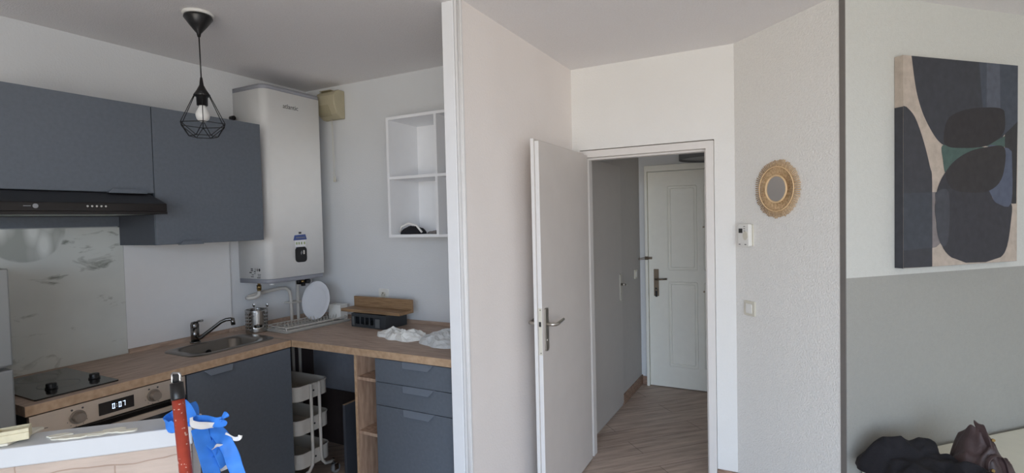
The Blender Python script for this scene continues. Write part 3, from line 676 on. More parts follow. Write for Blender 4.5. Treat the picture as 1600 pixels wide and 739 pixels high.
# open shelf unit
su = thing('shelf_unit', 'white open wall shelf unit with four cubbies near the partition', 'shelf', (-2.10, YB, 1.465), 0)
D_ = 0.28; W_ = 0.70; HH = 0.70; T = 0.016
MB().box(0, T, -D_, 0, 0, HH).box(W_ - T, W_, -D_, 0, 0, HH).box(T, W_ - T, -D_, 0, 0, T).box(T, W_ - T, -D_, 0, HH - T, HH).build('frame', M_white, su)
MB().box(T, W_ - T, -0.008, -0.002, T, HH - T).build('back_panel', M_white, su)
MB().box(T, W_ - T, -D_ + 0.002, -0.008, 0.338, 0.338 + T).build('shelf', M_white, su)
for a, c in ((T, 0.338), (0.338 + T, HH - T)): MB().box(0.342, 0.342 + T, -D_ + 0.001, -0.008, a, c).build('divider', M_white, su)
random.seed(8)
for k in range(12):
    z = 0.63 - 0.02 * k - (0.02 if k > 5 else 0); x = 0.235 + random.uniform(0, 0.02) + (0.02 if k > 6 else 0)
    MB().box(x, x + random.uniform(0.008, 0.022), -0.0088, -0.008, z, z + random.uniform(0.006, 0.013)).build('stamped_mark', M_inkl, su)
pz = heap([(-0.075, -0.035), (-0.04, -0.055), (0.03, -0.05), (0.075, -0.025), (0.07, 0.03), (0, 0.05), (-0.07, 0.03)], lambda x, y, r: 0.045 - abs(x) * 0.18, amp=0.010, seed=4, fs=24)
pc = thing('pouch', 'black and white striped pouch in the lower cubby of shelf unit', 'pouch', (-1.985, YB - 0.19, 1.4812), 0)
pz.build('fabric', M_coat, pc)
MB().tube([(-0.07, -0.045, 0.012), (-0.045, -0.058, 0.045), (0.0, -0.05, 0.064), (0.05, -0.04, 0.05), (0.08, -0.03, 0.01)], 0.006, n=8).build('white_band', M_paper, pc)
rg2 = heap([(-0.06, -0.02), (0, -0.03), (0.06, -0.02), (0.05, 0.03), (-0.05, 0.03)], lambda x, y, r: 0.012, amp=0.014, seed=9, fs=30).build('crumpled_rag', M_rag, None, (-1.835, YB - 0.16, 1.4812))
tag(rg2, 'small crumpled grey rag right of the black pouch', 'rag')

# socket
so = thing('wall_socket', 'white wall socket above the oak ledge on the back wall', 'socket', (-2.40, YB, 1.075), 0)
MB().prism(rrect(-0.04, 0.04, -0.04, 0.04, 0.006), 'xz', -0.010, 0).build('plate', M_plast, so, bevel=0.002)
MB().cyl((0, -0.0105, 0), (0, -0.010, 0), 0.021, n=24).build('recess', M_ivory, so)
MB().cyl((-0.009, -0.012, 0.0), (-0.009, -0.0102, 0.0), 0.003, n=8).cyl((0.009, -0.012, 0.0), (0.009, -0.0102, 0), 0.003, n=8).cyl((0, -0.018, 0.012), (0, -0.0102, 0.012), 0.003, n=8).build('contact', M_dark, so)

# oak ledge lying on a dark crate
cr_ = thing('storage_crate', 'dark grey plastic crate on the back worktop under the ledge', 'crate', (-2.31, 2.545, 0.9052), R(-3))
a, c_, h_ = 0.145, 0.095, 0.085
wl = MB()
wl.holed((-a, a, 0, h_), (-a + 0.035, a - 0.05, 0.02, h_ - 0.02), 'xz', -c_, -c_ + 0.005)
wl.box(-a, a, c_ - 0.005, c_, 0, h_).box(-a, -a + 0.005, -c_ + 0.005, c_ - 0.005, 0, h_).box(a - 0.005, a, -c_ + 0.005, c_ - 0.005, 0, h_).box(-a + 0.005, a - 0.005, -c_ + 0.005, c_ - 0.005, 0, 0.005)
for x in (-0.07, -0.03, 0.01, 0.05): wl.box(x - 0.006, x + 0.006, -c_ + 0.001, -c_ + 0.004, 0.02, h_ - 0.02)
wl.build('basket', M_crate, cr_, bevel=0.001)
MB().box(0.065, 0.100, -c_ - 0.006, -c_, 0.008, 0.062).build('clip', M_crate2, cr_, bevel=0.002)
MB().box(-0.135, -0.118, -c_ - 0.004, -c_, 0.01, 0.065).build('clip', M_crate2, cr_, bevel=0.002)
lo_ = thing('picture_ledge', 'L-shaped oak picture ledge lying loose on the dark crate', 'shelf', (-2.325, 2.56, 0.9905), R(-1.5))
MB().box(-0.245, 0.245, -0.085, 0.045, 0.0, 0.018).build('base_board', M_oaksh, lo_, bevel=0.001)
MB().box(-0.245, 0.245, 0.030, 0.045, 0.018, 0.082).build('back_board', M_oaksh, lo_, bevel=0.001)

# dish rack; local x along its length
dk = thing('dish_rack', 'low white wire dish rack on a tray in the counter corner', 'dish rack', (-2.745, 2.375, 0.9052), R(84))
L2, B2 = 0.235, 0.115
MB().prism(rrect(-L2, L2, -B2, B2, 0.02), 'xy', 0, 0.005).tube([(p[0], p[1], 0.008) for p in rrect(-L2, L2, -B2, B2, 0.02)], 0.006, n=8, closed=True).build('tray', M_tray, dk)
wr = MB()
for z, g in ((0.032, 0.012), (0.014, 0.012)): wr.tube([(p[0], p[1], z) for p in rrect(-L2 + g, L2 - g, -B2 + g, B2 - g, 0.02, 4)], 0.003, n=6, closed=True)
k = -0.20
while k <= 0.2:
    wr.tube([(k, -B2 + 0.012, 0.032), (k, -0.05, 0.014), (k, -0.045, 0.05), (k, -0.03, 0.014), (k, 0.02, 0.014), (k, 0.03, 0.05), (k, 0.04, 0.014), (k, B2 - 0.012, 0.032)], 0.0018, n=5); k += 0.0235
for y in (-0.05, 0.04): wr.tube([(-0.21, y, 0.014), (0.21, y, 0.014)], 0.0022, n=5)
for sx_ in (-1, 1):
    for sy_ in (-1, 1): wr.tube([(sx_ * (L2 - 0.014), sy_ * (B2 - 0.02), 0.005), (sx_ * (L2 - 0.014), sy_ * (B2 - 0.02), 0.034)], 0.004, n=6)
wr.build('wire_basket', M_cart, dk)
pt = thing('dinner_plate', 'round white plate standing upright in the dish rack', 'plate', (-2.775, 2.475, 1.050), 0)
PX = Matrix.Rotation(R(90 - 12), 4, 'X')
MB().xf(PX).lathe([(0, 0.0), (0.075, 0.0), (0.085, 0.004), (0.125, 0.013), (0.127, 0.016), (0.124, 0.0165), (0.085, 0.008), (0.073, 0.005), (0, 0.005)], n=48).build('dish', mat('white_porcelain', (225, 226, 230), 0.25, amp=0.01), pt)
ch_ = thing('cutlery_holder', 'white plastic cutlery holder at the back end of dish rack', 'cutlery holder', (-2.705, 2.585, 0.923), R(5))
MB().holed((-0.05, 0.05, -0.035, 0.035), (-0.046, 0.046, -0.031, 0.031), 'xy', 0.0, 0.09).box(-0.05, 0.05, -0.035, 0.035, -0.003, 0.0).box(-0.002, 0.002, -0.031, 0.031, 0, 0.08).build('cup', M_plast, ch_, bevel=0.001)

# utensil holder by the sink
uh = thing('utensil_holder', 'perforated stainless steel utensil holder between sink and dish rack', 'utensil holder', (-2.90, 2.115, 0.9052), 0)
hn = 72; rows = 20; RR = 0.062; HT = 0.135
b = MB(); v = []; f = []
for i in range(rows + 1):
    for k in range(hn):
        t = 2 * math.pi * k / hn; v.append((RR * math.cos(t), RR * math.sin(t), HT * i / rows))
for i in range(rows):
    for k in range(hn):
        if 4 <= i <= 16 and i % 3 == 1 and k % 4 in (1, 2) and (k // 12) % 2 == 0: continue
        if i in (5, 6) and 62 <= k <= 70: continue
        l = (k + 1) % hn; f.append([i * hn + k, i * hn + l, (i + 1) * hn + l, (i + 1) * hn + k])
f.append(list(range(hn)))
b.add(v, f, 0, True)  .build('canister', mat('perforated_steel', (176, 174, 170), 0.26, 1.0), uh, solid=0.0015)
MB().tube([(RR * math.cos(2 * math.pi * k / 32), RR * math.sin(2 * math.pi * k / 32), HT) for k in range(32)], 0.003, n=6, closed=True).tube([(RR * math.cos(R(a)), RR * math.sin(R(a)), HT - 0.035 * math.sin(R((a + 110) / 90 * 180))) for a in range(-110, -19, 6)], 0.0025, n=6).build('rim_wire', M_chrome, uh)
def utensil(x, y, tx, ty, kind, label):
    u = thing('spoon' if kind else 'whisk', label, 'utensil', (-2.90 + x, 2.115 + y, 0.908), 0)
    m = MB().tube([(0, 0, 0), (tx * 0.6, ty * 0.6, 0.09), (tx, ty, 0.145)], 0.0035, n=6)
    m.build('handle', M_chrome if kind != 2 else M_plast, u)
    if kind: MB().xf(Matrix.Translation((tx * 1.08, ty * 1.08, 0.158)) @ Matrix.Scale(0.25, 4, (1, -1, 0))).lathe([(0, -0.013), (0.006, -0.009), (0.008, 0), (0.006, 0.009), (0, 0.013)], n=14).build('bowl', M_plast if kind == 2 else M_tapm, u)
utensil(0.0, -0.01, -0.02, 0.01, 1, 'steel spoon in the utensil holder, tip near the wall')
utensil(0.02, 0.0, 0.03, 0.035, 1, 'steel spoon leaning right in the utensil holder')
utensil(-0.02, 0.02, 0.0, -0.015, 2, 'white plastic spoon upright in the utensil holder')

# crumpled plastic bags
bg1 = heap([(-0.17, 0.02), (-0.16, -0.04), (-0.06, -0.075), (0.05, -0.07), (0.14, -0.05), (0.16, 0.03), (0.08, 0.09), (-0.02, 0.08), (-0.12, 0.06)],
           lambda x, y, r: 0.016 + 0.016 * math.exp(-((x + 0.13) / 0.04) ** 2) + 0.022 * math.exp(-((x - 0.08) / 0.07) ** 2), nr=13, nt=44, amp=0.020, seed=2, fs=26, fold=0.9, smooth=False)
tag(bg1.build('plastic_bag', M_bagw, None, (-1.955, 2.33, 0.9054), R(-14)), 'crumpled white plastic bag, the left one on back worktop', 'bag', 'crumpled bags on the worktop')
bg2 = heap([(-0.16, 0.0), (-0.14, -0.07), (-0.02, -0.12), (0.12, -0.10), (0.17, 0.0), (0.16, 0.12), (0.02, 0.20), (-0.08, 0.14)],
           lambda x, y, r: 0.026 + 0.028 * math.exp(-((x - 0.0) / 0.09) ** 2 - ((y - 0.06) / 0.09) ** 2), nr=13, nt=44, amp=0.020, seed=6, fs=22, fold=0.9, smooth=False)
tag(bg2.build('plastic_bag', M_bagp, None, (-1.645, 2.325, 0.9054), R(-12)), 'crumpled pale grey plastic bag beside the partition end', 'bag', 'crumpled bags on the worktop')

# base units on the back wall
YF = 2.06
os_ = thing('open_shelf_cabinet', 'narrow oak open cabinet with shelves under the back worktop', 'cabinet', (-2.052, YF, 0), 0)
MB().box(0, 0.016, 0.0, 0.60, 0, 0.866).box(0.146, 0.158, 0.0, 0.60, 0, 0.866).box(0.016, 0.146, 0.58, 0.60, 0.0, 0.866).build('body', M_oakv, os_)
MB().box(-0.0002, 0.0162, -0.0015, 0.0, 0, 0.866).build('edge_band', M_oakedge, os_)
for z in (0.728, 0.440, 0.10): MB().box(0.016, 0.146, 0.004, 0.58, z, z + 0.016).build('shelf', M_oakv, os_)
db = thing('drawer_cabinet', 'slate grey base cabinet with two drawers beside the partition', 'cabinet', (-1.893, YF, 0), 0, 'slate grey base cabinets')
MB().box(0, XK + 1.893 - 0.002, 0.0, 0.60, 0.10, 0.866).build('body', M_greyd, db)
DW = XK + 1.893 - 0.003
cabinet_door(db, 0, DW, 0.742, 0.862, 0.0, 'drawer', tab=(0.18, 0.37, 'top'))
cabinet_door(db, 0, DW, 0.623, 0.742, 0.0, 'drawer', tab=(0.18, 0.37, 'top'))
cabinet_door(db, 0, DW, 0.10, 0.623, 0.0, 'door', tab=(0.18, 0.37, 'top'))
MB().box(0, DW, 0.04, 0.055, 0, 0.10).build('plinth', M_greyd, db)
lp = thing('loose_panel', 'grey panel with oak edge standing in the gap under the worktop', 'panel', (-2.335, 2.25, 0), 0)
MB().box(-0.009, 0.009, 0, 0.42, 0.0, 0.488).build('board', M_greyd, lp)
tag(MB().box(-0.009, 0.009, 0, 0.42, 0.488, 0.490).build('top_edge', M_oakedge, lp), 'oak edge')

# rolling cart; local x along its length (end face towards +x)
ct_ = thing('rolling_cart', 'white three-tier rolling cart tucked under the worktop corner', 'cart', (-2.765, 2.22, 0), 0)
for z0, z1 in ((0.515, 0.60), (0.315, 0.40), (0.115, 0.20)):
    P0 = rrect(-0.21, 0.215, -0.125, 0.125, 0.05, 8); P1 = rrect(-0.205, 0.21, -0.12, 0.12, 0.046, 8); n = len(P0)
    v = [(p[0], p[1], z0) for p in P0] + [(p[0], p[1], z1) for p in P0] + [(p[0], p[1], z1) for p in P1] + [(p[0], p[1], z0 + 0.004) for p in P1]
    f = []
    for i in range(3):
        for k in range(n): l = (k + 1) % n; f.append([i * n + k, i * n + l, (i + 1) * n + l, (i + 1) * n + k])
    f += [[k for k in range(n)][::-1], [3 * n + k for k in range(n)]]
    tr = MB().add(v, f, 0, False); tr.S = [False] * len(tr.F)
    tr.tube([(p[0], p[1], z1) for p in P0], 0.004, n=6, closed=True)
    for y in (0.0,): tr.cyl((0.2155, y, (z0 + z1) / 2), (0.218, y, (z0 + z1) / 2), 0.006, n=10, m=1)
    tr.build('tray', [M_cart, M_dark], ct_)
for sx_ in (1, -1):
    xx = 0.226 if sx_ > 0 else -0.221
    b = MB()
    for y, o_ in ((-0.028, -1), (0.034, 1)):
        b.tube([(xx, y, 0.605), (xx, y, 0.16), (xx, y + o_ * 0.006, 0.12), (xx, y + o_ * 0.03, 0.09), (xx, y + o_ * 0.07, 0.082), (xx - sx_ * 0.01, y + o_ * 0.10, 0.080)], 0.0095, n=12)
    b.tube([(xx - sx_ * 0.006, -0.028, 0.598), (xx - sx_ * 0.006, 0.034, 0.598)], 0.006, n=8)
    b.build('upright', M_cart, ct_)
    for y in (-0.128, 0.134):
        w_ = MB().cyl((xx - sx_ * 0.01, y, 0.055), (xx - sx_ * 0.01, y, 0.09), 0.008, n=10).cyl((xx - 0.012, y + 0.006, 0.028), (xx + 0.012, y + 0.006, 0.028), 0.028, n=20, m=1)
        w_.box(xx - 0.016, xx - 0.013, y - 0.012, y + 0.02, 0.02, 0.06).box(xx + 0.013, xx + 0.016, y - 0.012, y + 0.02, 0.02, 0.06)
        w_.build('caster', [M_chrome, M_inkl], ct_)

# ------------------------------------------------------------------ pendant lamp
pd = thing('pendant_lamp', 'black wire cage pendant lamp hanging from the kitchen ceiling', 'pendant lamp', (-2.325, 1.465, 2.5), 0)
MB().lathe([(0.0, 0.0), (0.060, 0.0), (0.064, -0.005), (0.058, -0.012), (0.0, -0.013)], n=36).build('ceiling_rose', M_plast, pd)
MB().lathe([(0.0, -0.0135), (0.056, -0.0135), (0.058, -0.024), (0.034, -0.058), (0.009, -0.090), (0.006, -0.105), (0, -0.105)], n=36).build('canopy', M_black, pd)
MB().tube([(0, 0, -0.10), (0.002, 0, -0.2), (0.004, 0, -0.30)], 0.0028, n=8).build('cord', M_black, pd)
MB().lathe([(0, -0.285), (0.005, -0.285), (0.008, -0.31), (0.009, -0.318), (0.020, -0.340), (0.034, -0.362), (0.030, -0.368), (0.023, -0.372), (0.022, -0.408), (0.0, -0.410)], (0.004, 0, 0), n=24).build('socket', M_black, pd)
MB().lathe([(0, -0.405), (0.013, -0.405), (0.016, -0.418), (0.026, -0.437), (0.029, -0.452), (0.025, -0.468), (0.014, -0.479), (0, -0.482)], (0.004, 0, 0), n=24).build('bulb', M_bulb, pd)
def hexp(r, z, a0): return [Vector((0.004 + r * math.cos(R(a0 + 60 * k)), r * math.sin(R(a0 + 60 * k)), z)) for k in range(6)]
A0 = 28
t6, q6, l6 = hexp(0.033, -0.362, A0), hexp(0.098, -0.492, A0), hexp(0.056, -0.545, A0 + 30)
cg = MB()
def bar(a, b_): cg.cyl(a, b_, 0.0018, n=6)
for k in range(6):
    bar(t6[k], q6[k]); bar(q6[k], q6[(k + 1) % 6]); bar(l6[k], l6[(k + 1) % 6]); bar(q6[k], l6[k]); bar(q6[k], l6[k - 1])
cg.build('cage', M_blackm, pd)

# hallway drum lamp
hl = thing('ceiling_lamp', 'grey drum ceiling lamp in the hallway before the entrance door', 'ceiling lamp', (-0.525, 4.38, 2.15), 0)
MB().lathe([(0, 0), (0.10, 0), (0.10, -0.02), (0, -0.02)], n=32).build('mount', M_plast, hl)
MB().lathe([(0.27, -0.02), (0.27, -0.165), (0.262, -0.165), (0.262, -0.02), (0.27, -0.02)], n=48).build('shade', M_shade, hl)
MB().lathe([(0, -0.150), (0.261, -0.150), (0.261, -0.145), (0, -0.145)], n=48).build('diffuser', mat('grey_diffuser', (150, 152, 154), 0.6), hl)

# ------------------------------------------------------------------ half wall with cap, front left
# local x along the wall (+e direction), -y towards the camera side
BZ = 1.10
hw = MB().box(-1.0, 0.0, -0.002 + 0.006, 0.084, 0, BZ - 0.041)
bar_r = thing('half_wall', 'low half wall clad in pale split stone with a white cap', 'half wall', (-1.206, 0.706, 0), R(45))
MB().box(-1.0, -0.006, 0.016, 0.080, 0, BZ - 0.041).build('core', M_white, bar_r)
MB().box(-1.0, -0.004, 0.004, 0.0158, 0, BZ - 0.0412).build('cladding', M_stone, bar_r, bevel=0.003)
MB().box(-1.0, 0.0, 0.0, 0.088, BZ - 0.041, BZ).build('cap', M_capw, bar_r, bevel=0.003)
spl = MB(); random.seed(5)
for i in range(9):
    x = -0.27 + 0.018 * i + random.uniform(-0.008, 0.008); y = 0.03 + random.uniform(-0.012, 0.02); r_ = random.uniform(0.007, 0.015)
    P = [(x + 1.7 * r_ * math.cos(R(a)) * random.uniform(0.7, 1.2), y + 0.7 * r_ * math.sin(R(a)) * random.uniform(0.7, 1.2)) for a in range(0, 360, 30)]
    spl.prism(P, 'xy', BZ, BZ + random.uniform(0.001, 0.003))
s_ = spl.build('plaster_splashes', M_plaster, bar_r); s_['kind'] = 'stuff'; s_['label'] = 'dried plaster blobs'

# trowel board with cream foam block and rag on the cap's left end
def BP(u, v_): return (-1.206 + S * u - S * v_, 0.706 + S * u + S * v_)
tx_, ty_ = BP(-0.395, 0.050)
fl_ = tag(MB().prism([(-0.085, -0.048), (0.05, -0.036), (0.075, 0.05), (0.068, 0.058), (-0.06, 0.05)], 'xy', 0, 0.006).build('tile_offcut', M_ivory, None, (tx_, ty_, BZ + 0.0004), R(45), bevel=0.002), 'thin cream tile offcut under the foam block', 'tile')
fx_, fy_ = BP(-0.346, 0.034)
fb = thing('foam_block', 'notched cream foam block on the left of the white cap', 'foam block', (fx_, fy_, BZ + 0.0068), R(62))
MB().box(-0.029, 0.029, -0.018, 0.018, 0, 0.016).holed((-0.029, 0.029, -0.018, 0.018), (-0.022, 0.025, -0.011, 0.013), 'xy', 0.016, 0.024).build('block', M_foam, fb, bevel=0.0015)
qx, qy = BP(-0.400, 0.014)
tag(heap([(-0.03, 0), (-0.02, -0.016), (0.01, -0.018), (0.035, -0.006), (0.03, 0.014), (0, 0.018), (-0.02, 0.014)], lambda x, y, r: 0.010, nr=14, nt=48, amp=0.009, seed=12, fs=55).build('paint_rag', M_rag, None, (qx, qy, BZ + 0.0068), R(45)), 'small crumpled grey rag in front of the foam block', 'rag')

# telescopic pole leaning in front of the half wall
po = thing('extension_pole', 'red painted pole with black cap standing before the half wall', 'pole', (-1.02, 0.51, 0), 0)
PB = Vector((-0.8845, 0.5692, 0.0000)); PT = Vector((-1.1581, 0.6492, 1.2342)); po.location = PB; PT = PT - PB
pu = PT.normalized()
def pq(t): return tuple(pu * (PT.length - t))
MB().cyl((0, 0, 0.0), pq(0.045), 0.0120, n=24).build('shaft', M_red, po)
MB().tube([pq(0.047), pq(0.044), pq(0.012)], [0.0128, 0.0135, 0.0125], n=24).build('end_cap', M_black, po)
hv = Vector((-0.48, 0.86, 0)); hu = Vector((0.88, 0.47, 0))
hp_ = []
for k in range(20):
    a = 2 * math.pi * k / 20; cx_ = max(-1, min(1, 1.25 * math.cos(a))); cz_ = max(-1, min(1, 1.25 * math.sin(a)))
    hp_.append(Vector(pq(0.004)) + hu * cx_ * 0.0085 + Vector((0, 0, 1)) * cz_ * 0.012)
MB().tube(hp_, 0.0028, n=8, closed=True).build('hanging_loop', M_chrome, po)
MB().add([p + hv * 0.001 for p in hp_] + [p + hv * 0.003 for p in hp_], [list(range(20)), list(range(20, 40))[::-1]] + [(k, (k + 1) % 20, 20 + (k + 1) % 20, 20 + k) for k in range(20)]).build('loop_web', M_black, po)

# crumpled blue masking tape over the right end of the half wall
tp = thing('masking_tape', 'crumpled strips of blue masking tape over the half wall end', 'tape', (-1.206, 0.706, BZ), R(45))
def ribbon(pts, w, name='strip', m=M_tape, side=(0, 0, 1), twist=0.0, cr=0.003, seed=0, parent=None, th=0.0008):
    # smooth the path, then sweep a flat strip along it
    P = [Vector(p) for p in pts]; Q = []
    N = len(P)
    for i in range(N - 1):
        p0 = P[max(i - 1, 0)]; p1 = P[i]; p2 = P[i + 1]; p3 = P[min(i + 2, N - 1)]
        for k in range(6):
            t = k / 6; Q.append(0.5 * ((2 * p1) + (p2 - p0) * t + (2 * p0 - 5 * p1 + 4 * p2 - p3) * t * t + (3 * p1 - p0 - 3 * p2 + p3) * t ** 3))
    Q.append(P[-1]); v = []; f = []
    up = Vector(side).normalized(); M_ = len(Q)
    for i, q in enumerate(Q):
        d = (Q[min(i + 1, M_ - 1)] - Q[max(i - 1, 0)]).normalized()
        a = Matrix.Rotation(twist * i / M_, 3, d) @ (up - d * up.dot(d)).normalized(); nn = d.cross(a)
        for j in range(4):
            k = (j / 3 - 0.5) * w
            v.append(q + a * k + nn * noise.noise(q * 40 + Vector((seed, j * 0.7, 0))) * cr)
    for i in range(M_ - 1):
        for j in range(3): f.append([i * 4 + j, i * 4 + j + 1, i * 4 + j + 5, i * 4 + j + 4])
    return MB().add(v, f, 0, True).build(name, m, parent or tp, solid=th, sub=1)
ribbon([(0.0013, -0.0017, 0.0168), (-0.0121, 0.0135, 0.0353), (-0.0247, 0.028, 0.041), (-0.0348, 0.0308, 0.0324), (-0.045, 0.0282, 0.0168), (-0.0514, 0.0144, 0.0137), (-0.0524, 0.0041, 0.0089), (-0.0397, -0.0104, 0.0066), (-0.0272, -0.014, 0.012)], 0.030, seed=1, side=(0.2, 0.3, 1), twist=0.6)
ribbon([(-0.0192, 0.0247, -0.0092), (-0.0103, 0.0277, 0.0078), (-0.0096, 0.0334, 0.0283), (-0.0178, 0.0416, 0.0401), (-0.0269, 0.0491, 0.0252)], 0.034, seed=2, side=(1, 0, 0.5), twist=1.0)
ribbon([(-0.0214, 0.0154, 0.0063), (0.0081, -0.0039, 0.0137), (0.0343, -0.0223, 0.0168), (0.0586, -0.0403, 0.0156), (0.0761, -0.0559, 0.0217), (0.0777, -0.0562, 0.0302), (0.0711, -0.0489, 0.0299)], 0.024, seed=3, side=(0, 0.3, 1), twist=0.4)
ribbon([(0.0173, -0.0073, -0.0025), (0.0248, -0.0207, -0.0232), (0.0335, -0.0295, -0.05), (0.0421, -0.0382, -0.0765), (0.0466, -0.0405, -0.1051), (0.0507, -0.0432, -0.1479)], 0.036, seed=4, side=(1, 0.6, 0.1), cr=0.006)
ribbon([(0.037, 0.0074, -0.0106), (0.0573, -0.0097, -0.0219), (0.0715, -0.0251, -0.0385), (0.0856, -0.0355, -0.0657), (0.0966, -0.0452, -0.0968), (0.1065, -0.0494, -0.1329)], 0.032, seed=5, side=(1, 0.4, 0.3), twist=0.5, cr=0.006)
ribbon([(0.0229, 0.0014, -0.0064), (0.0333, -0.0077, -0.0266), (0.0453, -0.017, -0.0379), (0.0586, -0.0266, -0.0477), (0.0649, -0.0292, -0.0652), (0.0699, -0.0262, -0.0892)], 0.030, seed=6, side=(1, 0.2, 0.3), twist=-0.8)
ribbon([(0.0583, -0.0054, -0.0415), (0.0516, -0.0031, -0.0325), (0.0428, -0.0058, -0.039), (0.0435, -0.0168, -0.0494), (0.0555, -0.026, -0.0563), (0.063, -0.0227, -0.047)], 0.028, seed=10, side=(0.9, 0.5, 0.3), twist=0.5, cr=0.005)
tag(ribbon([(0.003, -0.0124, 0.0247), (0.0054, -0.0188, 0.0122), (0.023, -0.0296, 0.0094), (0.0408, -0.035, 0.0103), (0.0531, -0.0336, 0.0081)], 0.018, name='paper_scrap', m=M_paper, seed=7, side=(0.3, 0, 1), twist=0.5), 'white torn paper scrap')
tag(ribbon([(0.0698, -0.0136, -0.0222), (0.0887, -0.0249, -0.0309), (0.1009, -0.0338, -0.0291), (0.1053, -0.0349, -0.022)], 0.010, name='paper_scrap', m=M_paper, seed=8, side=(0.3, 0, 1), twist=0.5), 'white torn paper scrap')
tag(ribbon([(0.0413, 0.0162, -0.0205), (0.0504, 0.0125, -0.0474), (0.0535, 0.0054, -0.075), (0.062, -0.0036, -0.1099)], 0.020, name='paper_scrap', m=M_paper, seed=9, side=(1, 0.3, 0.2)), 'white torn paper scrap')
tag(ribbon([(0.0488, -0.0288, -0.0453), (0.0572, -0.0313, -0.0427), (0.0642, -0.0333, -0.0371)], 0.022, name='paper_scrap', m=M_paper, seed=11, side=(1, 0.3, 0.2)), 'white torn paper scrap')


# ------------------------------------------------------------------ diagonal wall: mirror, thermostat, switch
def DW_(d, z): return (-0.284 + S * d, YC - S * d, z)
mi = thing('rattan_mirror', 'small round mirror in a sunburst rattan frame', 'mirror', DW_(0.311, 1.675), R(-45))
fr_ = MB(); NS = 84; random.seed(11)
for k in range(NS):
    t = 2 * math.pi * k / NS; ro = random.uniform(0.142, 0.150); ri = 0.062
    c, s2 = math.cos(t), math.sin(t)
    fr_.cyl((ri * c, -0.010, ri * s2), (ro * c, -0.008, ro * s2), 0.0031, 0.0026, n=6)
fr_.build('sunburst_frame', M_rattan, mi)['kind'] = 'stuff'
for r_ in (0.068, 0.112): MB().tube([(r_ * math.cos(R(a)), -0.0145, r_ * math.sin(R(a))) for a in range(0, 360, 8)], 0.0028 if r_ > 0.1 else 0.005, n=8, closed=True).build('woven_ring', M_rattanl, mi)
MB().cyl((0, -0.004, 0), (0, -0.013, 0), 0.062, n=48).build('mirror_glass', M_mirror, mi)

th_ = thing('thermostat', 'white room thermostat with small dark screen left of the mirror', 'thermostat', DW_(0.100, 1.438), R(-45))
MB().prism(rrect(-0.048, 0.036, -0.062, 0.062, 0.012), 'xz', -0.030, -0.006).build('case', M_plast, th_, bevel=0.004)
MB().prism(rrect(-0.044, 0.040, -0.058, 0.058, 0.004), 'xz', -0.006, 0).build('back_plate', M_ivory, th_)
MB().box(-0.038, -0.010, -0.0315, -0.030, 0.012, 0.036).build('screen', M_dark, th_)
MB().prism([(0.012 + 0.018 * math.cos(R(a)), -0.002 + 0.024 * math.sin(R(a))) for a in range(0, 360, 15)], 'xz', -0.0325, -0.030).build('dial', M_ivory, th_)
for x in (-0.032, 0.012): MB().box(x - 0.006, x + 0.006, -0.0312, -0.030, -0.052, -0.048).build('clip_slot', M_ink, th_)
for z in (0.022, 0.034, 0.046): MB().box(-0.002, 0.010, -0.0312, -0.030, z, z + 0.003).build('printed_mark', M_ink, th_)
ls = thing('light_switch', 'white rocker light switch low on the textured diagonal wall', 'light switch', DW_(0.112, 1.040), R(-45), 'light switches')
MB().prism(rrect(-0.040, 0.040, -0.040, 0.040, 0.005), 'xz', -0.010, 0).build('plate', M_ivory, ls, bevel=0.002)
MB().box(-0.022, 0.022, -0.014, -0.010, -0.026, 0.026).build('rocker', M_plast, ls, bevel=0.0015)
hs = thing('light_switch', 'white light switch on the hallway wall beside the closet door', 'light switch', (XP, 4.70, 1.04), R(90), 'light switches')
MB().prism(rrect(-0.040, 0.040, -0.040, 0.040, 0.005), 'xz', -0.010, 0).build('plate', M_ivory, hs, bevel=0.002)
MB().box(-0.022, 0.022, -0.014, -0.010, -0.026, 0.026).build('rocker', M_plast, hs, bevel=0.0015)

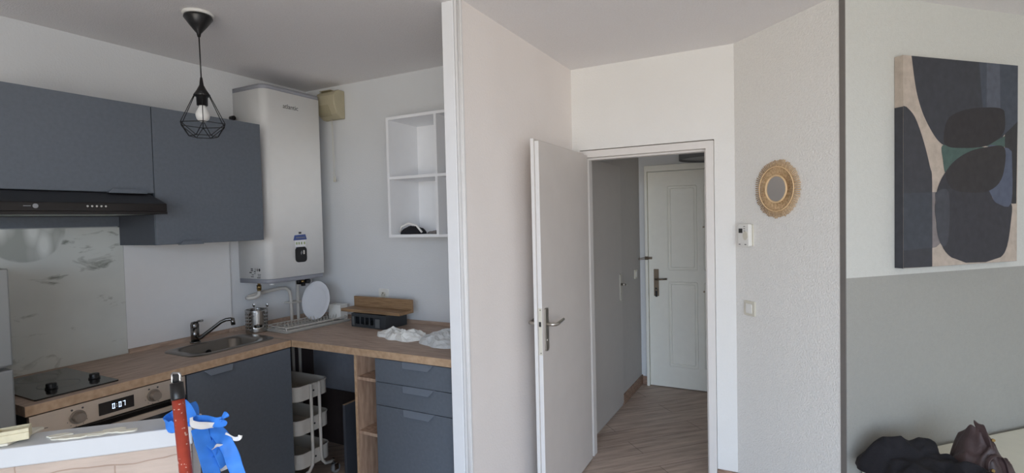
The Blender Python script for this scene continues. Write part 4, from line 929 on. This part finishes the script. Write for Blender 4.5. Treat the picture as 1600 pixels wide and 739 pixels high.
# ------------------------------------------------------------------ canvas on the bed wall
ART = {'top': [(0.335, 2.236), (1.038, 2.236), (1.041, 1.954), (0.943, 1.904), (0.913, 1.875), (0.811, 1.848), (0.701, 1.835), (0.619, 1.834), (0.551, 1.84), (0.498, 1.866), (0.447, 1.921), (0.402, 1.989), (0.369, 2.068), (0.349, 2.154)],
       'topblue': [(0.765, 2.236), (1.038, 2.236), (1.041, 1.965), (0.943, 1.907), (0.816, 1.848), (0.788, 2.041)],
       'stripe': [(0.816, 2.234), (0.906, 2.236), (0.912, 2.028), (0.817, 2.026)],
       'oval': [(0.534, 1.864), (0.546, 1.939), (0.582, 1.98), (0.678, 2.012), (0.81, 2.027), (0.919, 2.025), (0.942, 1.993), (0.936, 1.914), (0.856, 1.861), (0.767, 1.839), (0.619, 1.834), (0.561, 1.84)],
       'green': [(0.526, 1.844), (0.619, 1.834), (0.8, 1.841), (0.701, 1.809), (0.593, 1.755), (0.547, 1.717), (0.53, 1.777)],
       'green2': [(0.811, 1.845), (0.943, 1.897), (0.943, 1.844)],
       'right': [(0.943, 1.904), (1.041, 1.969), (1.027, 1.572), (0.992, 1.572), (0.99, 1.813), (0.943, 1.841)],
       'blue': [(0.816, 1.839), (0.943, 1.841), (0.981, 1.829), (0.993, 1.797), (0.99, 1.574), (0.892, 1.575), (0.854, 1.609), (0.824, 1.671)],
       'blob': [(0.482, 1.522), (0.482, 1.597), (0.499, 1.657), (0.54, 1.717), (0.61, 1.778), (0.712, 1.822), (0.823, 1.842), (0.937, 1.844), (0.942, 1.75), (0.915, 1.679), (0.862, 1.627), (0.854, 1.609), (0.892, 1.575), (0.99, 1.574), (0.988, 1.48), (0.963, 1.369), (0.917, 1.316), (0.815, 1.297), (0.681, 1.3), (0.584, 1.33), (0.52, 1.393)],
       'oval2': [(0.547, 1.717), (0.615, 1.778), (0.712, 1.822), (0.823, 1.842), (0.937, 1.844), (0.942, 1.75), (0.903, 1.671), (0.813, 1.631), (0.68, 1.629), (0.583, 1.649)],
       'left': [(0.28, 2.013), (0.302, 2.01), (0.355, 1.965), (0.406, 1.864), (0.447, 1.746), (0.461, 1.672), (0.462, 1.29), (0.279, 1.295)],
       'left2': [(0.28, 1.629), (0.461, 1.63), (0.462, 1.379), (0.279, 1.373)],
       'grey': [(0.461, 1.632), (0.488, 1.632), (0.48, 1.582), (0.484, 1.492), (0.516, 1.398), (0.489, 1.381), (0.462, 1.377)],
       'blobtone': [(0.488, 1.632), (0.566, 1.631), (0.567, 1.43), (0.535, 1.382), (0.501, 1.424), (0.482, 1.522), (0.482, 1.597)]}
cv = thing('canvas_painting', 'large abstract canvas of overlapping dark rounded shapes', 'painting', (K[0], K[1], 0), R(45))
cols = {'beige': (178, 166, 154), 'top': (58, 60, 66), 'topblue': (68, 74, 84), 'stripe': (84, 89, 100), 'oval': (48, 46, 48), 'green': (72, 92, 87),
        'right': (52, 52, 54), 'blue': (84, 91, 108), 'blob': (56, 56, 61), 'left': (60, 61, 66), 'left2': (64, 68, 75), 'grey': (124, 118, 118), 'oval2': (52, 50, 51), 'blobtone': (68, 70, 76)}
AM = {k: mat('canvas_' + k, c, 0.85, amp=0.12, scale=30, bump=0.3, bscale=400) for k, c in cols.items()}
key = list(AM)
cb2 = MB().box(0.284, 1.034, -0.040, -0.002, 1.293, 2.236, key.index('beige'))
y = -0.0401
for nm, mk_ in (('grey', 'grey'), ('top', 'top'), ('topblue', 'topblue'), ('stripe', 'stripe'), ('right', 'right'), ('green', 'green'), ('green2', 'green'), ('oval', 'oval'), ('blob', 'blob'), ('blobtone', 'blobtone'), ('blue', 'blue'), ('oval2', 'oval2'), ('left', 'left'), ('left2', 'left2')):
    P = [(min(max(p[0], 0.284), 1.034), min(max(p[1], 1.293), 2.236)) for p in ART[nm]]
    if nm in ('oval', 'blob', 'oval2', 'blue', 'green', 'grey', 'blobtone', 'top', 'left'):
        Q = []
        n = len(P)
        for i in range(n):
            a_, b__ = P[i], P[(i + 1) % n]; pa, pb = P[i - 1], P[(i + 2) % n]
            corner = lambda p: (abs(p[0] - 0.284) < 0.012 or abs(p[0] - 1.034) < 0.012 or abs(p[1] - 1.293) < 0.012 or abs(p[1] - 2.236) < 0.012)
            if corner(a_) or corner(b__) or nm in ('grey',): Q.append(a_); continue
            for k in range(4):
                t = k / 4
                Q.append(tuple(0.5 * (2 * a_[j] + (b__[j] - pa[j]) * t + (2 * pa[j] - 5 * a_[j] + 4 * b__[j] - pb[j]) * t * t + (3 * a_[j] - pa[j] - 3 * b__[j] + pb[j]) * t ** 3) for j in (0, 1)))
        P = Q
    cb2.add([(p[0], y, p[1]) for p in P], [list(range(len(P)))], key.index(mk_)); y -= 0.00012
# the painted left side of the canvas
cb2.box(0.2835, 0.2842, -0.040, -0.002, 1.293, 2.011, key.index('left'))
cb2.box(0.2835, 1.034, -0.0400, -0.002, 1.2924, 1.2930, key.index('left'))
cb2.build('canvas', [AM[k] for k in key], cv)

# ------------------------------------------------------------------ bed with coat and bag
bd = thing('bed', 'single bed with white sheet along the grey-painted wall', 'bed', (K[0], K[1], 0), R(45))
MB().box(0.055, 1.98, -0.92, -0.012, 0.28, 0.455).build('mattress', M_sheet, bd, bevel=0.03, segs=4)
MB().box(0.05, 1.96, -0.90, -0.03, 0.12, 0.28).build('base', M_grey, bd, bevel=0.005)
for x in (0.12, 1.88):
    for y in (-0.82, -0.10): MB().cyl((x, y, 0), (x, y, 0.12), 0.025, n=16).build('leg', M_blackm, bd)
ct_o = [(0.03, -0.02), (-0.02, -0.07), (-0.03, -0.20), (-0.01, -0.45), (0.03, -0.62), (0.20, -0.68), (0.24, -0.50), (0.21, -0.36), (0.23, -0.24), (0.29, -0.17), (0.27, -0.11), (0.14, -0.03)]
def coat_h(x, y, r):
    rid = max(0, 1 - abs((y + 0.13) + 0.35 * (x - 0.05)) / 0.08) * 0.035 * (1 if x > 0.03 else 0.6)
    return 0.078 + 0.022 * max(0, min(1, (x - 0.06) / 0.1)) + 0.072 * math.exp(-((x - 0.05) / 0.055) ** 2 - ((y + 0.105) / 0.08) ** 2) + rid
co_ = heap(ct_o, coat_h, nr=44, nt=160, amp=0.030, seed=7, fs=10, fold=0.9).build('coat', M_coat, None, (K[0], K[1], 0.4552), R(45))
tag(co_, 'black coat heaped on the corner end of the bed', 'coat')
bgl = thing('handbag', 'dark brown leather handbag slumped on the bed beside black coat', 'bag', EP(0.315, 0.325) + (0.4555,), R(45))
def bag_h(x, y, r): return 0.075 + 0.125 * math.exp(-((x - 0.0) / 0.055) ** 2 - ((y - 0.02) / 0.12) ** 2)
heap([(-0.10, -0.09), (0.0, -0.11), (0.08, -0.09), (0.10, 0.0), (0.085, 0.07), (0.0, 0.09), (-0.09, 0.07), (-0.115, 0.0)], bag_h, nr=40, nt=120, amp=0.030, seed=3, fs=17, fold=1.0).build('body', M_leather, bgl)
ribbon([(-0.03, -0.06, 0.12), (-0.02, -0.03, 0.20), (0.005, 0.01, 0.232), (0.035, 0.03, 0.21), (0.065, 0.03, 0.14), (0.09, 0.02, 0.07), (0.115, 0.0, 0.01)], 0.030, name='strap', m=M_leather, side=(0.2, 1, 0.2), parent=bgl, th=0.004, cr=0.004)
ribbon([(-0.085, -0.085, 0.05), (-0.075, -0.07, 0.115), (-0.045, -0.075, 0.145), (-0.01, -0.085, 0.13), (0.0, -0.10, 0.05)], 0.016, name='handle_loop', m=M_leather, side=(0.2, 1, 0.2), parent=bgl, th=0.004, cr=0.003)
for bx, by, bz in ((-0.02, -0.055, 0.195), (-0.08, -0.09, 0.10)):
    MB().cyl((bx, by, bz), (bx - 0.003, by - 0.006, bz + 0.001), 0.006, n=14).build('rivet', M_brass, bgl)
